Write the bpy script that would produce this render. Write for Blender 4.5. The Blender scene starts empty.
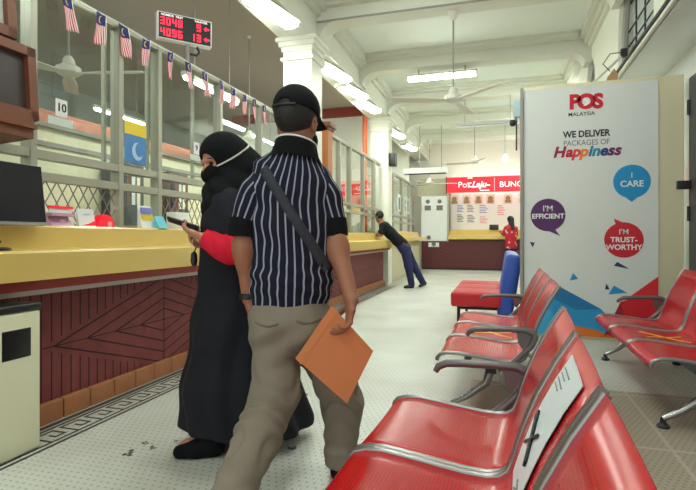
import bpy, math, random
import numpy as np
from mathutils import Vector, Matrix
PI = math.pi
R = math.radians
random.seed(7)
SC = bpy.context.scene
COL = SC.collection

# ------------------------------------------------------------------ camera, world, exposure
cam = bpy.data.cameras.new('camera'); cam.sensor_width = 36; cam.lens = 500 / 696 * 36
cam.shift_y = -8 / 696; cam.clip_start = .02; cam.clip_end = 100
co = bpy.data.objects.new('camera', cam); COL.objects.link(co)
YAW = math.atan2(.2908, .9568)
co.location = (0, 0, 1.05); co.rotation_euler = (PI / 2, 0, YAW)
SC.camera = co
w = bpy.data.worlds.new('daylight'); SC.world = w; w.use_nodes = True
w.node_tree.nodes['Background'].inputs[0].default_value = (.93, 1, 1, 1)
w.node_tree.nodes['Background'].inputs[1].default_value = .72
SC.view_settings.view_transform = 'Standard'; SC.view_settings.look = 'None'
SC.view_settings.gamma = 1; SC.view_settings.use_curve_mapping = False
SC.view_settings.exposure = 1.02
LAMP_STRENGTH = 27.0

# ------------------------------------------------------------------ materials
def lin(c):
    return tuple((x / 255 / 12.92) if x / 255 <= .04045 else ((x / 255 + .055) / 1.055) ** 2.4 for x in c[:3])
MATS = {}
class N:                                     # tiny expression helper for shader maths
    def __init__(s, nt, sock): s.nt, s.s = nt, sock
    def op(s, o, *a):
        n = s.nt.nodes.new('ShaderNodeMath'); n.operation = o
        for i, x in enumerate((s,) + a):
            if isinstance(x, N): s.nt.links.new(x.s, n.inputs[i])
            else: n.inputs[i].default_value = x
        return N(s.nt, n.outputs[0])
    def __add__(s, b): return s.op('ADD', b)
    def __sub__(s, b): return s.op('SUBTRACT', b)
    def __mul__(s, b): return s.op('MULTIPLY', b)
    def __truediv__(s, b): return s.op('DIVIDE', b)
    def abs(s): return s.op('ABSOLUTE')
    def frac(s): return s.op('FRACT')
    def lt(s, b): return s.op('LESS_THAN', b)
    def gt(s, b): return s.op('GREATER_THAN', b)
    def max(s, b): return s.op('MAXIMUM', b)
    def min(s, b): return s.op('MINIMUM', b)
    def inv(s): return s.op('MULTIPLY_ADD', -1.0, 1.0)
def mat(name, rgb, rough=.5, metal=0, emit=0, noise=0, nscale=4, bump=0, coat=0, emit_rgb=None, bscale=60, spec=.5):
    if name in MATS: return MATS[name]
    m = bpy.data.materials.new(name); m.use_nodes = True; nt = m.node_tree
    b = nt.nodes['Principled BSDF']
    c = lin(rgb) + (1,)
    b.inputs['Base Color'].default_value = c; b.inputs['Roughness'].default_value = rough
    b.inputs['Metallic'].default_value = metal; b.inputs['Coat Weight'].default_value = coat
    b.inputs['Specular IOR Level'].default_value = spec
    b.inputs['Coat Roughness'].default_value = .12
    if emit:
        b.inputs['Emission Color'].default_value = lin(emit_rgb or rgb) + (1,)
        b.inputs['Emission Strength'].default_value = emit
    tc = nt.nodes.new('ShaderNodeTexCoord')
    if noise:
        nz = nt.nodes.new('ShaderNodeTexNoise'); nz.inputs['Scale'].default_value = nscale; nz.inputs['Detail'].default_value = 5
        nt.links.new(tc.outputs['Object'], nz.inputs['Vector'])
        mx = nt.nodes.new('ShaderNodeMix'); mx.data_type = 'RGBA'
        mx.inputs[6].default_value = tuple(x * (1 - noise) for x in c[:3]) + (1,)
        mx.inputs[7].default_value = tuple(min(1, x * (1 + noise)) for x in c[:3]) + (1,)
        nt.links.new(nz.outputs['Fac'], mx.inputs[0]); nt.links.new(mx.outputs[2], b.inputs['Base Color'])
    if bump:
        nz = nt.nodes.new('ShaderNodeTexNoise'); nz.inputs['Scale'].default_value = bscale
        nt.links.new(tc.outputs['Object'], nz.inputs['Vector'])
        bp = nt.nodes.new('ShaderNodeBump'); bp.inputs['Strength'].default_value = bump; bp.inputs['Distance'].default_value = .005
        nt.links.new(nz.outputs['Fac'], bp.inputs['Height']); nt.links.new(bp.outputs['Normal'], b.inputs['Normal'])
    MATS[name] = m
    return m
def two(m, fac, ca, cb, bump=0):              # base colour = ca where fac 0, cb where fac 1
    nt = m.node_tree; b = nt.nodes['Principled BSDF']
    mx = nt.nodes.new('ShaderNodeMix'); mx.data_type = 'RGBA'
    for i, c in ((6, ca), (7, cb)):
        if isinstance(c, tuple): mx.inputs[i].default_value = lin(c) + (1,)
        else: nt.links.new(c, mx.inputs[i])
    nt.links.new(fac.s, mx.inputs[0])
    nt.links.new(mx.outputs[2], b.inputs['Base Color'])
    if bump:
        bp = nt.nodes.new('ShaderNodeBump'); bp.inputs['Distance'].default_value = bump; bp.inputs['Strength'].default_value = .7
        bp.invert = True
        nt.links.new(fac.s, bp.inputs['Height']); nt.links.new(bp.outputs['Normal'], b.inputs['Normal'])
    return mx.outputs[2]
def coords(m, kind='Object'):
    nt = m.node_tree
    t = nt.nodes.new('ShaderNodeTexCoord'); s = nt.nodes.new('ShaderNodeSeparateXYZ')
    nt.links.new(t.outputs[kind], s.inputs[0])
    return [N(nt, s.outputs[i]) for i in range(3)]

M_WALL = mat('cream_wall_paint', (226, 226, 212), .6, noise=.05, bump=.1)
M_PILLAR = mat('pillar_gloss_paint', (232, 232, 218), .35, noise=.03)
M_CEIL = mat('ceiling_paint', (224, 228, 220), .7, noise=.03)
M_BEAM = mat('beam_paint', (214, 214, 201), .6, noise=.04)
M_OFFCEIL = mat('office_ceiling_paint', (176, 166, 152), .7, noise=.04)
M_OFFWALL = mat('office_grey_wall', (150, 154, 146), .8, noise=.08)
M_CREAM = mat('cream_partition', (240, 234, 200), .6)
M_SALMON = mat('salmon_rail_paint', (214, 140, 116), .6)
M_TRIM = mat('grey_trim', (150, 148, 140), .5)
M_ALU = mat('aluminium_frame', (172, 170, 154), .42, metal=.35)
M_ALUD = mat('grey_steel_mesh', (132, 132, 120), .5, metal=.2)
M_YEL = mat('yellow_laminate', (220, 190, 108), .35, noise=.06, nscale=3, coat=.15)
M_REDBOARD = mat('red_edge_board', (150, 48, 40), .45)
M_WHITESTRIP = mat('white_strip', (205, 200, 190), .5)
M_TILE = mat('terracotta_tile', (172, 112, 72), .5, noise=.25, nscale=9)
M_BLACK = mat('black_plastic', (20, 20, 22), .4)
M_BLACKCLOTH = mat('black_cloth', (17, 17, 20), .9, bump=.25, bscale=300, spec=.2)
M_ABAYA = mat('abaya_cloth', (25, 25, 34), .8, bump=.15, bscale=200, spec=.3)
M_WHITE = mat('white_plastic', (232, 232, 228), .4)
M_PAPER = mat('white_paper', (235, 236, 235), .6)
M_BIN = mat('cream_plastic', (232, 228, 196), .4, noise=.03)
M_WOODFR = mat('brown_wood', (116, 64, 40), .45, noise=.2, nscale=8)
M_SCREEN = mat('dark_screen', (28, 26, 34), .25)
M_SCREEN2 = mat('dusty_dark_screen', (64, 52, 52), .4)
M_SILVER = mat('silver_plastic', (176, 176, 178), .35, metal=.3)
M_RED = mat('red_steel', (200, 16, 30), .3)
M_RIM = mat('grey_metal_rim', (150, 146, 144), .3, metal=.8)
M_ARM = mat('grey_cast_arm', (112, 104, 104), .38, metal=.5)
M_STEEL = mat('chrome_leg', (160, 158, 155), .25, metal=.9)
M_DARKMETAL = mat('dark_metal', (46, 46, 48), .5, metal=.3)
M_REDVINYL = mat('red_vinyl', (196, 26, 40), .4, noise=.05)
M_BLUEVINYL = mat('blue_vinyl', (44, 76, 168), .45)
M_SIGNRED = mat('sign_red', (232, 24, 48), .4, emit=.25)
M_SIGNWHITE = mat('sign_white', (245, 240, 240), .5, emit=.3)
M_TUBE = mat('lit_tube', (255, 255, 250), .5, emit=LAMP_STRENGTH, emit_rgb=(244, 255, 246))
M_TUBEOFF = mat('office_lit_tube', (255, 255, 250), .5, emit=30, emit_rgb=(244, 255, 250))
M_TUBEADDED = mat('added_lit_tube', (255, 255, 250), .5, emit=14, emit_rgb=(244, 255, 250))  # for the tubes added behind the red sign
M_BULB = mat('lit_bulb', (255, 255, 245), .5, emit=4)
M_LED = mat('led_red', (255, 20, 50), .5, emit=1.6, emit_rgb=(255, 25, 60))
M_ORANGE = mat('orange_paint', (206, 92, 50), .5)
M_BRICKRED = mat('brick_red_paint', (150, 60, 48), .6)
M_SKIN_M = mat('tan_skin', (152, 98, 72), .5, noise=.08, nscale=12, bump=.1)
M_SKIN_W = mat('light_brown_skin', (186, 128, 104), .5, noise=.06, nscale=12)
M_HAIR = mat('black_hair', (22, 18, 18), .6, bump=.5, bscale=250)
M_TROUSER = mat('khaki_grey_cotton', (134, 124, 110), .85, noise=.1, nscale=14, bump=.2, bscale=250, spec=.2)
M_ENV = mat('kraft_envelope', (204, 124, 74), .65, noise=.06, nscale=6)
M_REDSLEEVE = mat('red_knit', (214, 18, 50), .75, bump=.2, bscale=200, spec=.3)
M_NAVY = mat('navy_cloth', (38, 40, 64), .85, spec=.2)
M_DENIM = mat('blue_denim', (44, 48, 82), .85, noise=.1, nscale=20, spec=.2)
M_FANW = mat('white_fan_enamel', (218, 216, 204), .4)
M_GREYCURT = mat('beige_board', (196, 190, 160), .7)
M_BANNER = mat('banner_vinyl', (224, 227, 224), .45, noise=.02)
M_GLOSSWALL = mat('gloss_white_panel', (226, 230, 226), .18, noise=.03)

def glass(name, tint=(1, 1, 1), refl=1.0):
    m = bpy.data.materials.new(name); m.use_nodes = True; nt = m.node_tree
    for n in list(nt.nodes):
        if n.type != 'OUTPUT_MATERIAL': nt.nodes.remove(n)
    out = [n for n in nt.nodes if n.type == 'OUTPUT_MATERIAL'][0]
    t = nt.nodes.new('ShaderNodeBsdfTransparent'); t.inputs[0].default_value = tint + (1,)
    g = nt.nodes.new('ShaderNodeBsdfGlossy'); g.inputs['Roughness'].default_value = .02
    f = nt.nodes.new('ShaderNodeLayerWeight'); f.inputs['Blend'].default_value = .5
    mu = (N(nt, f.outputs['Facing']).op('POWER', 5.0) * .9 + .05) * refl
    mx = nt.nodes.new('ShaderNodeMixShader')
    nt.links.new(mu.s, mx.inputs[0]); nt.links.new(t.outputs[0], mx.inputs[1]); nt.links.new(g.outputs[0], mx.inputs[2])
    nt.links.new(mx.outputs[0], out.inputs[0])
    return m
M_GLASS = glass('window_glass', (.93, .96, .94), 1.0)
M_GLASSFAR = mat('frosted_glass', (206, 216, 214), .35)

# floor: pale mosaic with dark dots in staggered rows
M_FLOOR = mat('mosaic_floor', (205, 205, 195), .38)
x, y, z = coords(M_FLOOR)
nt = M_FLOOR.node_tree
row = y / .036
sh = (row.op('FLOOR') * .5).frac()
gx = ((x / .036 + sh).frac() - .5).abs(); gy = (row.frac() - .5).abs()
dot = ((gx * gx + gy * gy * .6).lt(.030)).max(gx.gt(.455) * .35)
nz = nt.nodes.new('ShaderNodeTexNoise'); nz.inputs['Scale'].default_value = 1.3; nz.inputs['Detail'].default_value = 6
tcn = nt.nodes.new('ShaderNodeTexCoord'); nt.links.new(tcn.outputs['Object'], nz.inputs['Vector'])
rmp = nt.nodes.new('ShaderNodeValToRGB'); rmp.color_ramp.elements[0].position = .3; rmp.color_ramp.elements[1].position = .7
rmp.color_ramp.elements[0].color = lin((188, 188, 176)) + (1,); rmp.color_ramp.elements[1].color = lin((214, 216, 208)) + (1,)
nt.links.new(nz.outputs['Fac'], rmp.inputs[0])
two(M_FLOOR, dot * .55, rmp.outputs[0], (120, 116, 106), bump=.001)

# counter front: concentric lozenges of boards between vertical boards
M_WOOD = mat('maroon_boards', (112, 58, 60), .55, spec=.3)
x, y, z = coords(M_WOOD)
t = ((y - 2.15) / 2.2).frac() * 2.2 - 1.1
zz = z - .42
d = t.abs() / 1.09 + zz.abs() / .36
inside = d.lt(1.0)
ring = (d * 4.5).frac().lt(.13)
mit = t.abs().lt(.006).max(zz.abs().lt(.003))
vert = (y / .068).frac().lt(.14)
line = inside * ring.max(mit) + inside.inv() * vert
nzw = M_WOOD.node_tree.nodes.new('ShaderNodeTexNoise'); nzw.inputs['Scale'].default_value = 9
mp = M_WOOD.node_tree.nodes.new('ShaderNodeTexCoord'); M_WOOD.node_tree.links.new(mp.outputs['Object'], nzw.inputs['Vector'])
rw = M_WOOD.node_tree.nodes.new('ShaderNodeValToRGB')
rw.color_ramp.elements[0].color = lin((104, 46, 48)) + (1,); rw.color_ramp.elements[1].color = lin((140, 70, 70)) + (1,)
M_WOOD.node_tree.links.new(nzw.outputs['Fac'], rw.inputs[0])
two(M_WOOD, line * .95, rw.outputs[0], (36, 16, 20), bump=.004)
M_WOODB = mat('dark_maroon_boards', (84, 30, 32), .5)
x, y, z = coords(M_WOODB)
t = ((x + 1.0) / 2.6).frac() * 2.6 - 1.3; zz = z - .5
d = t.abs() / 1.3 + zz.abs() / .45
line = (d.lt(1.0)) * (d * 4).frac().lt(.1) + d.lt(1.0).inv() * (x / .1).frac().lt(.1)
two(M_WOODB, line * .8, (92, 34, 36), (40, 14, 18))

# perforated red seat shells (UV: u across 0..1, v along profile 0..1)
M_PERF = mat('perforated_red_steel', (190, 10, 22), .24, spec=.3)
u, v, _ = coords(M_PERF, 'UV')
gu = ((u * 46).frac() - .5).abs(); gv = ((v * 95).frac() - .5).abs()
hole = (gu * gu + gv * gv).lt(.085)
ins = u.gt(.08) * u.lt(.92) * v.gt(.07) * v.lt(.5) + u.gt(.13) * u.lt(.87) * v.gt(.62) * v.lt(.93)
two(M_PERF, hole * ins * .6, (192, 10, 22), (74, 6, 12))

# ------------------------------------------------------------------ mesh helpers
class MB:
    def __init__(s): s.v, s.f, s.uv = [], [], None
    def add(s, vs, fs):
        o = len(s.v); s.v += [tuple(p) for p in vs]; s.f += [tuple(i + o for i in f) for f in fs]; return s
    def box(s, a, b, bev=0):
        x0, y0, z0 = a; x1, y1, z1 = b
        if not bev:
            return s.add([(x0,y0,z0),(x1,y0,z0),(x1,y1,z0),(x0,y1,z0),(x0,y0,z1),(x1,y0,z1),(x1,y1,z1),(x0,y1,z1)],
                  [(0,3,2,1),(4,5,6,7),(0,1,5,4),(1,2,6,5),(2,3,7,6),(3,0,4,7)])
        import bmesh
        bm = bmesh.new(); r = bmesh.ops.create_cube(bm, size=1)
        for q in bm.verts: q.co = Vector(((x0+x1)/2 + q.co.x*(x1-x0), (y0+y1)/2 + q.co.y*(y1-y0), (z0+z1)/2 + q.co.z*(z1-z0)))
        bmesh.ops.bevel(bm, geom=bm.edges[:], offset=bev, segments=3, affect='EDGES', profile=.5)
        bm.verts.index_update()
        s.add([q.co[:] for q in bm.verts], [[q.index for q in f.verts] for f in bm.faces]); bm.free()
        return s
    def tube(s, pts, r, n=10, cap=True, flat=1.0, upv=None):
        pts = [Vector(p) for p in pts]; k = len(pts); rs = r if isinstance(r, (list, tuple)) else [r] * k
        rings = []; prev = None
        for i, p in enumerate(pts):
            d = (pts[min(i+1, k-1)] - pts[max(i-1, 0)]).normalized()
            if prev is None:
                a = Vector(upv) if upv else (Vector((0,0,1)) if abs(d.z) < .9 else Vector((1,0,0)))
            else: a = prev
            a = (a - d * a.dot(d)).normalized(); b = d.cross(a); prev = a
            rings.append([p + (a * math.cos(q*2*PI/n) + b * math.sin(q*2*PI/n) * flat) * rs[i] for q in range(n)])
        vs = [q for rr in rings for q in rr]; fs = []
        for i in range(k - 1):
            for q in range(n):
                fs.append((i*n+q, i*n+(q+1)%n, (i+1)*n+(q+1)%n, (i+1)*n+q))
        if cap: fs += [tuple(range(n))[::-1], tuple((k-1)*n+q for q in range(n))]
        return s.add(vs, fs)
    def lathe(s, c, prof, n=24, axis='z'):            # prof: (r, h)
        vs = []; 
        for r, h in prof:
            for q in range(n):
                a = q*2*PI/n; p = (r*math.cos(a), r*math.sin(a), h)
                if axis == 'y': p = (p[0], p[2], p[1])
                if axis == 'x': p = (p[2], p[0], p[1])
                vs.append((c[0]+p[0], c[1]+p[1], c[2]+p[2]))
        fs = []
        for i in range(len(prof)-1):
            for q in range(n): fs.append((i*n+q, i*n+(q+1)%n, (i+1)*n+(q+1)%n, (i+1)*n+q))
        fs += [tuple(range(n))[::-1], tuple((len(prof)-1)*n+q for q in range(n))]
        return s.add(vs, fs)
    def prism(s, poly, axis, a, b):                   # extrude a 2-D polygon along an axis
        def P(p, t):
            return {'x': (t, p[0], p[1]), 'y': (p[0], t, p[1]), 'z': (p[0], p[1], t)}[axis]
        n = len(poly); vs = [P(p, a) for p in poly] + [P(p, b) for p in poly]
        fs = [tuple(range(n))[::-1], tuple(range(n, 2*n))] + [(i, (i+1)%n, n+(i+1)%n, n+i) for i in range(n)]
        return s.add(vs, fs)
    def build(s, name, m, parent=None, smooth=False, loc=None, recalc=True):
        me = bpy.data.meshes.new(name); me.from_pydata(s.v, [], s.f); me.materials.append(m)
        if recalc:
            import bmesh
            bm = bmesh.new(); bm.from_mesh(me); bmesh.ops.recalc_face_normals(bm, faces=bm.faces); bm.to_mesh(me); bm.free()
        o = bpy.data.objects.new(name, me); COL.objects.link(o)
        if parent: o.parent = parent
        if loc: o.location = loc
        if smooth:
            me.polygons.foreach_set('use_smooth', [True]*len(me.polygons))
            if smooth != 'all':
                try: me.set_sharp_from_angle(angle=R(40))
                except Exception: pass
        return o
def tag(o, label=None, cat=None, group=None, kind=None):
    if label: o['label'] = label
    if cat: o['category'] = cat
    if group: o['group'] = group
    if kind: o['kind'] = kind
    return o
def empty(name, loc=(0,0,0), rz=0, label=None, cat=None, group=None, kind=None):
    o = bpy.data.objects.new(name, None); COL.objects.link(o); o.location = loc; o.rotation_euler = (0,0,rz)
    o.empty_display_size = .1
    return tag(o, label, cat, group, kind)
def box(name, a, b, m, parent=None, bev=0): return MB().box(a, b, bev).build(name, m, parent, smooth=bool(bev))
def struct(o): o['kind'] = 'structure'; return o
def copy_tree(o, parent=None):
    c = o.copy(); COL.objects.link(c); c.parent = parent
    for ch in list(o.children): copy_tree(ch, c)
    return c
def text(name, body, size, m, parent, loc, rot, align='CENTER', bold=0, ext=.0012, sx=1.0, shear=0, spacing=1.0):
    cu = bpy.data.curves.new(name, 'FONT'); cu.body = body; cu.size = size; cu.align_x = align; cu.align_y = 'CENTER'
    cu.extrude = ext; cu.offset = bold; cu.shear = shear; cu.space_character = spacing; cu.resolution_u = 4
    t = bpy.data.objects.new(name, cu); COL.objects.link(t)
    bpy.context.view_layer.update()
    me = bpy.data.meshes.new_from_object(t.evaluated_get(bpy.context.evaluated_depsgraph_get()))
    bpy.data.objects.remove(t); bpy.data.curves.remove(cu)
    me.materials.clear(); me.materials.append(m)
    o = bpy.data.objects.new(name, me); COL.objects.link(o); o.parent = parent; o.location = loc; o.rotation_euler = rot
    o.scale = (sx, 1, 1)
    return o
FRONT = (PI/2, 0, 0)            # reads from -Y
SIDE = (PI/2, 0, PI/2)          # reads from +X

# ------------------------------------------------------------------ signed-distance bodies
class Field:
    def __init__(s, lo, hi, h):
        s.lo = np.array(lo, float); s.h = h
        s.n = np.ceil((np.array(hi) - s.lo) / h).astype(int) + 1
        s.f = np.full(s.n, 1e3, np.float32)
    def sub(s, lo, hi):
        a = np.clip(np.floor((np.array(lo) - s.lo) / s.h).astype(int), 0, s.n); b = np.clip(np.ceil((np.array(hi) - s.lo) / s.h).astype(int) + 1, 0, s.n)
        sl = tuple(slice(i, j) for i, j in zip(a, b))
        ax = [(s.lo[k] + s.h * np.arange(a[k], b[k])).astype(np.float32) for k in range(3)]
        return sl, ax[0][:,None,None], ax[1][None,:,None], ax[2][None,None,:]
    def put(s, sl, d, k, cut=False):
        f = s.f[sl]
        if cut:
            h = np.clip(.5 - .5*(d + f)/k, 0, 1); s.f[sl] = f*(1-h) + (-d)*h + k*h*(1-h)
        else:
            h = np.clip(.5 + .5*(f - d)/k, 0, 1); s.f[sl] = f*(1-h) + d*h - k*h*(1-h)
    def cone(s, a, b, ra, rb, k=.02, xa=(1,0,0), cut=False):
        a = np.array(a, float); b = np.array(b, float)
        ra = np.array(ra if isinstance(ra, tuple) else (ra, ra), float); rb = np.array(rb if isinstance(rb, tuple) else (rb, rb), float)
        m = max(ra.max(), rb.max()) + k + 4*s.h
        sl, X, Y, Z = s.sub(np.minimum(a, b) - m, np.maximum(a, b) + m)
        L = np.linalg.norm(b-a) + 1e-9; wv = (b-a)/L
        xv = np.array(xa, float); xv = xv - wv*xv.dot(wv)
        if np.linalg.norm(xv) < 1e-3: xv = np.array((0,1,0)) - wv*wv[1]
        xv /= np.linalg.norm(xv); yv = np.cross(wv, xv)
        dx, dy, dz = X-a[0], Y-a[1], Z-a[2]
        t0 = (dx*wv[0] + dy*wv[1] + dz*wv[2]); t = np.clip(t0/L, 0, 1)
        qx = dx*xv[0] + dy*xv[1] + dz*xv[2]; qy = dx*yv[0] + dy*yv[1] + dz*yv[2]; qw = t0 - t*L
        r1 = ra[0] + (rb[0]-ra[0])*t; r2 = ra[1] + (rb[1]-ra[1])*t; mn = np.minimum(r1, r2)
        d = (np.sqrt((qx/r1)**2 + (qy/r2)**2 + (qw/mn)**2) - 1)*mn
        s.put(sl, d.astype(np.float32), k, cut); return s
    def chain(s, pts, rs, k=.02, **kw):
        for i in range(len(pts)-1): s.cone(pts[i], pts[i+1], rs[i], rs[i+1], k, **kw)
        return s
    def ell(s, c, r, k=.02, rot=None, cut=False):
        c = np.array(c, float); m = max(r) + k + 4*s.h
        sl, X, Y, Z = s.sub(c - m, c + m); dx, dy, dz = X-c[0], Y-c[1], Z-c[2]
        A = np.eye(3) if rot is None else np.array(rot, float)      # rows: local axes
        q = [dx*A[i][0] + dy*A[i][1] + dz*A[i][2] for i in range(3)]
        d = (np.sqrt((q[0]/r[0])**2 + (q[1]/r[1])**2 + (q[2]/r[2])**2) - 1)*min(r)
        s.put(sl, d.astype(np.float32), k, cut); return s
    def half(s, p, n, k=.004):                                     # cut away the side the normal points to
        sl, X, Y, Z = s.sub(s.lo, s.lo + s.h*s.n)
        d = -((X-p[0])*n[0] + (Y-p[1])*n[1] + (Z-p[2])*n[2])
        s.put(sl, d.astype(np.float32), k, True); return s
    def wrinkle(s, fn, amp):
        sl, X, Y, Z = s.sub(s.lo, s.lo + s.h*s.n)
        s.f[sl] += (amp * fn(X, Y, Z)).astype(np.float32); return s
    def val(s, p):
        i = np.clip(np.round((np.array(p) - s.lo)/s.h).astype(int), 0, s.n - 1); return float(s.f[tuple(i)])
    def mesh(s, name, m, parent=None):
        f = s.f; nx, ny, nz = f.shape; neg = f < 0
        acc = np.zeros((nx-1, ny-1, nz-1, 3), np.float32); cnt = np.zeros((nx-1, ny-1, nz-1), np.float32)
        cs = [(0,0,0),(1,0,0),(0,1,0),(1,1,0),(0,0,1),(1,0,1),(0,1,1),(1,1,1)]
        def g(c): return f[c[0]:nx-1+c[0], c[1]:ny-1+c[1], c[2]:nz-1+c[2]]
        for i in range(8):
            for j in range(i+1, 8):
                if sum(abs(cs[i][q]-cs[j][q]) for q in range(3)) != 1: continue
                A, B = g(cs[i]), g(cs[j]); mk = (A < 0) != (B < 0)
                t = np.where(mk, A/np.where(mk, A-B, 1), 0)
                for q in range(3):
                    acc[..., q] += np.where(mk, cs[i][q] + t*(cs[j][q]-cs[i][q]), 0)
                cnt += mk
        act = cnt > 0; idx = np.full(act.shape, -1, np.int64); idx[act] = np.arange(act.sum())
        pos = acc[act]/cnt[act][:, None]; org = np.argwhere(act); V = s.lo + s.h*(org + pos)
        faces = []
        for ax in range(3):
            o1, o2 = [(1,2),(2,0),(0,1)][ax]
            a = [slice(None)]*3; b = [slice(None)]*3
            a[ax] = slice(0, f.shape[ax]-1); b[ax] = slice(1, f.shape[ax])
            A, B = neg[tuple(a)], neg[tuple(b)]
            E = np.argwhere(A != B)
            E = E[(E[:, o1] > 0) & (E[:, o2] > 0) & (E[:, o1] < f.shape[o1]-1) & (E[:, o2] < f.shape[o2]-1)]
            if not len(E): continue
            fl = A[tuple(E.T)]
            def cell(d1, d2):
                c = E.copy(); c[:, o1] -= d1; c[:, o2] -= d2; return idx[tuple(c.T)]
            Q = np.stack([cell(1,1), cell(0,1), cell(0,0), cell(1,0)], 1)
            Q[~fl] = Q[~fl][:, ::-1]; faces.append(Q)
        Q = np.concatenate(faces); Q = Q[(Q >= 0).all(1)]
        me = bpy.data.meshes.new(name); me.from_pydata(V.tolist(), [], Q.tolist()); me.materials.append(m)
        me.polygons.foreach_set('use_smooth', [True]*len(me.polygons))
        o = bpy.data.objects.new(name, me); COL.objects.link(o); o.parent = parent
        return o
def nrm(a): a = np.array(a, float); return a/np.linalg.norm(a)
def head_frame(f, up=(0,0,1)):
    f = nrm(f); sd = nrm(np.cross(f, up)); u_ = np.cross(sd, f); return f, sd, u_
def add_head(F, c, f, s=1.0):
    c = np.array(c, float); f, sd, up = head_frame(f); A = (f, sd, up)
    P = lambda a, b, d: c + s*(f*a + sd*b + up*d)
    F.ell(P(-.012, 0, .03), (.098*s, .077*s, .088*s), .02, A)               # skull
    F.ell(P(.03, 0, -.035), (.062*s, .058*s, .075*s), .035, A)              # face
    F.ell(P(.055, 0, -.09), (.028*s, .032*s, .024*s), .03, A)               # chin
    F.cone(P(.088, 0, .0), P(.107, 0, -.034), .009*s, .014*s, .014)         # nose
    for q in (-1, 1):
        F.ell(P(.088, q*.032, .0), (.014*s, .017*s, .010*s), .012, A, cut=True)   # eye sockets
        F.ell(P(.085, q*.032, .018), (.012*s, .02*s, .006*s), .012, A)      # brow
        F.ell(P(-.004, q*.079, -.012), (.018*s, .008*s, .032*s), .008, A)   # ears
    F.cone(P(.087, -.016, -.062), P(.087, .016, -.062), .009*s, .009*s, .01)    # lips
    return P
def add_hand(F, wr, d, n, thumb, curl, s=1.0, spread=.02):
    wr = np.array(wr, float); d = nrm(d); n = nrm(n - d*np.dot(n, d)); sd = np.cross(d, n)
    if np.dot(sd, thumb) < 0: sd = -sd
    F.cone(wr, wr + d*.035*s, (.026*s, .019*s), (.034*s, .015*s), .015, xa=sd)
    F.cone(wr + d*.035*s, wr + d*.082*s, (.034*s, .015*s), (.038*s, .012*s), .012, xa=sd)
    tips = []
    for i, (off, L) in enumerate(((.030, .072), (.010, .080), (-.010, .074), (-.029, .058))):
        p = wr + d*(.086 if i in (1, 2) else .080)*s + sd*off*s
        dd = nrm(d + sd*spread*(1.5 - i)); a = 0; r = .0088*s
        c = curl[i] if isinstance(curl, (list, tuple)) else curl
        for j, fr in enumerate((.46, .30, .24)):
            a += c*(.8, 1.15, .8)[j]
            q = p + (dd*math.cos(a) + n*math.sin(a))*L*fr*s
            F.cone(p, q, r, r*.92, .004); p = q; r *= .92
        tips.append(p)
    p = wr + d*.022*s + sd*.026*s + n*.006*s
    for L, v in ((.042, d*.55 + sd*.7 + n*.35), (.034, d*.75 + sd*.35 + n*.55), (.026, d*.8 + sd*.05 + n*.6)):
        q = p + nrm(v)*L*s; F.cone(p, q, .0115*s, .0098*s, .008); p = q
    return tips

# ------------------------------------------------------------------ the room
struct(box('floor', (-9.2, -3, -.1), (3.2, 18, 0), M_FLOOR))
ceil_main = struct(box('ceiling', (-2.75, -3, 4.2), (1.6, 18, 4.3), M_CEIL))
struct(box('ceiling_office', (-9.2, -3, 4.35), (-2.78, 18, 4.45), M_OFFCEIL))
struct(box('wall_back', (-9.2, 17.2, 0), (3.2, 17.4, 4.3), M_PILLAR))
struct(box('wall_front', (.6, -3.1, 0), (3.2, -3, 4.3), M_WALL))
struct(box('wall_left', (-9.3, -3, 0), (-9.2, 18, 4.45), M_OFFWALL))
def plate(name, holes_y, x0, x1, z0, z1, y0, y1, m):
    """wall along Y with arched openings: holes (centre y, half width, sill z, spring z)"""
    b = MB(); ys = [y0]
    for (cy, hw, sz, sp) in holes_y:
        b.box((x0, ys[-1], z0), (x1, cy-hw, z1))
        if sz > z0: b.box((x0, cy-hw, z0), (x1, cy+hw, sz))
        n = 12
        for i in range(n):
            a0, a1 = PI - i*PI/n, PI - (i+1)*PI/n
            p0 = (cy + hw*math.cos(a0), sp + hw*math.sin(a0)); p1 = (cy + hw*math.cos(a1), sp + hw*math.sin(a1))
            b.prism([p0, p1, (p1[0], z1), (p0[0], z1)], 'x', x0, x1)
        ys.append(cy+hw)
    b.box((x0, ys[-1], z0), (x1, y1, z1))
    return struct(b.build(name, m))
plate('wall_right', [(5.93, .72, 3.02, 3.42), (8.55, .36, 3.02, 3.45)], 1.35, 1.6, 2.98, 4.2, -3, 17.2, M_PILLAR)
struct(box('wall_right_recess', (1.80, -3, 0), (1.9, 17.2, 2.98), M_GLOSSWALL))
struct(box('trim_1', (1.35, -3, 2.9), (1.9, 17.2, 2.98), M_GLOSSWALL))           # soffit over the recess
b = MB(); b.box((1.25, -3, 4.03), (1.35, 17.2, 4.10)); b.box((1.30, -3, 3.97), (1.35, 17.2, 4.03)); b.box((1.18, -3, 4.10), (1.35, 17.2, 4.2))
struct(b.build('trim_2', M_BEAM))
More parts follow.
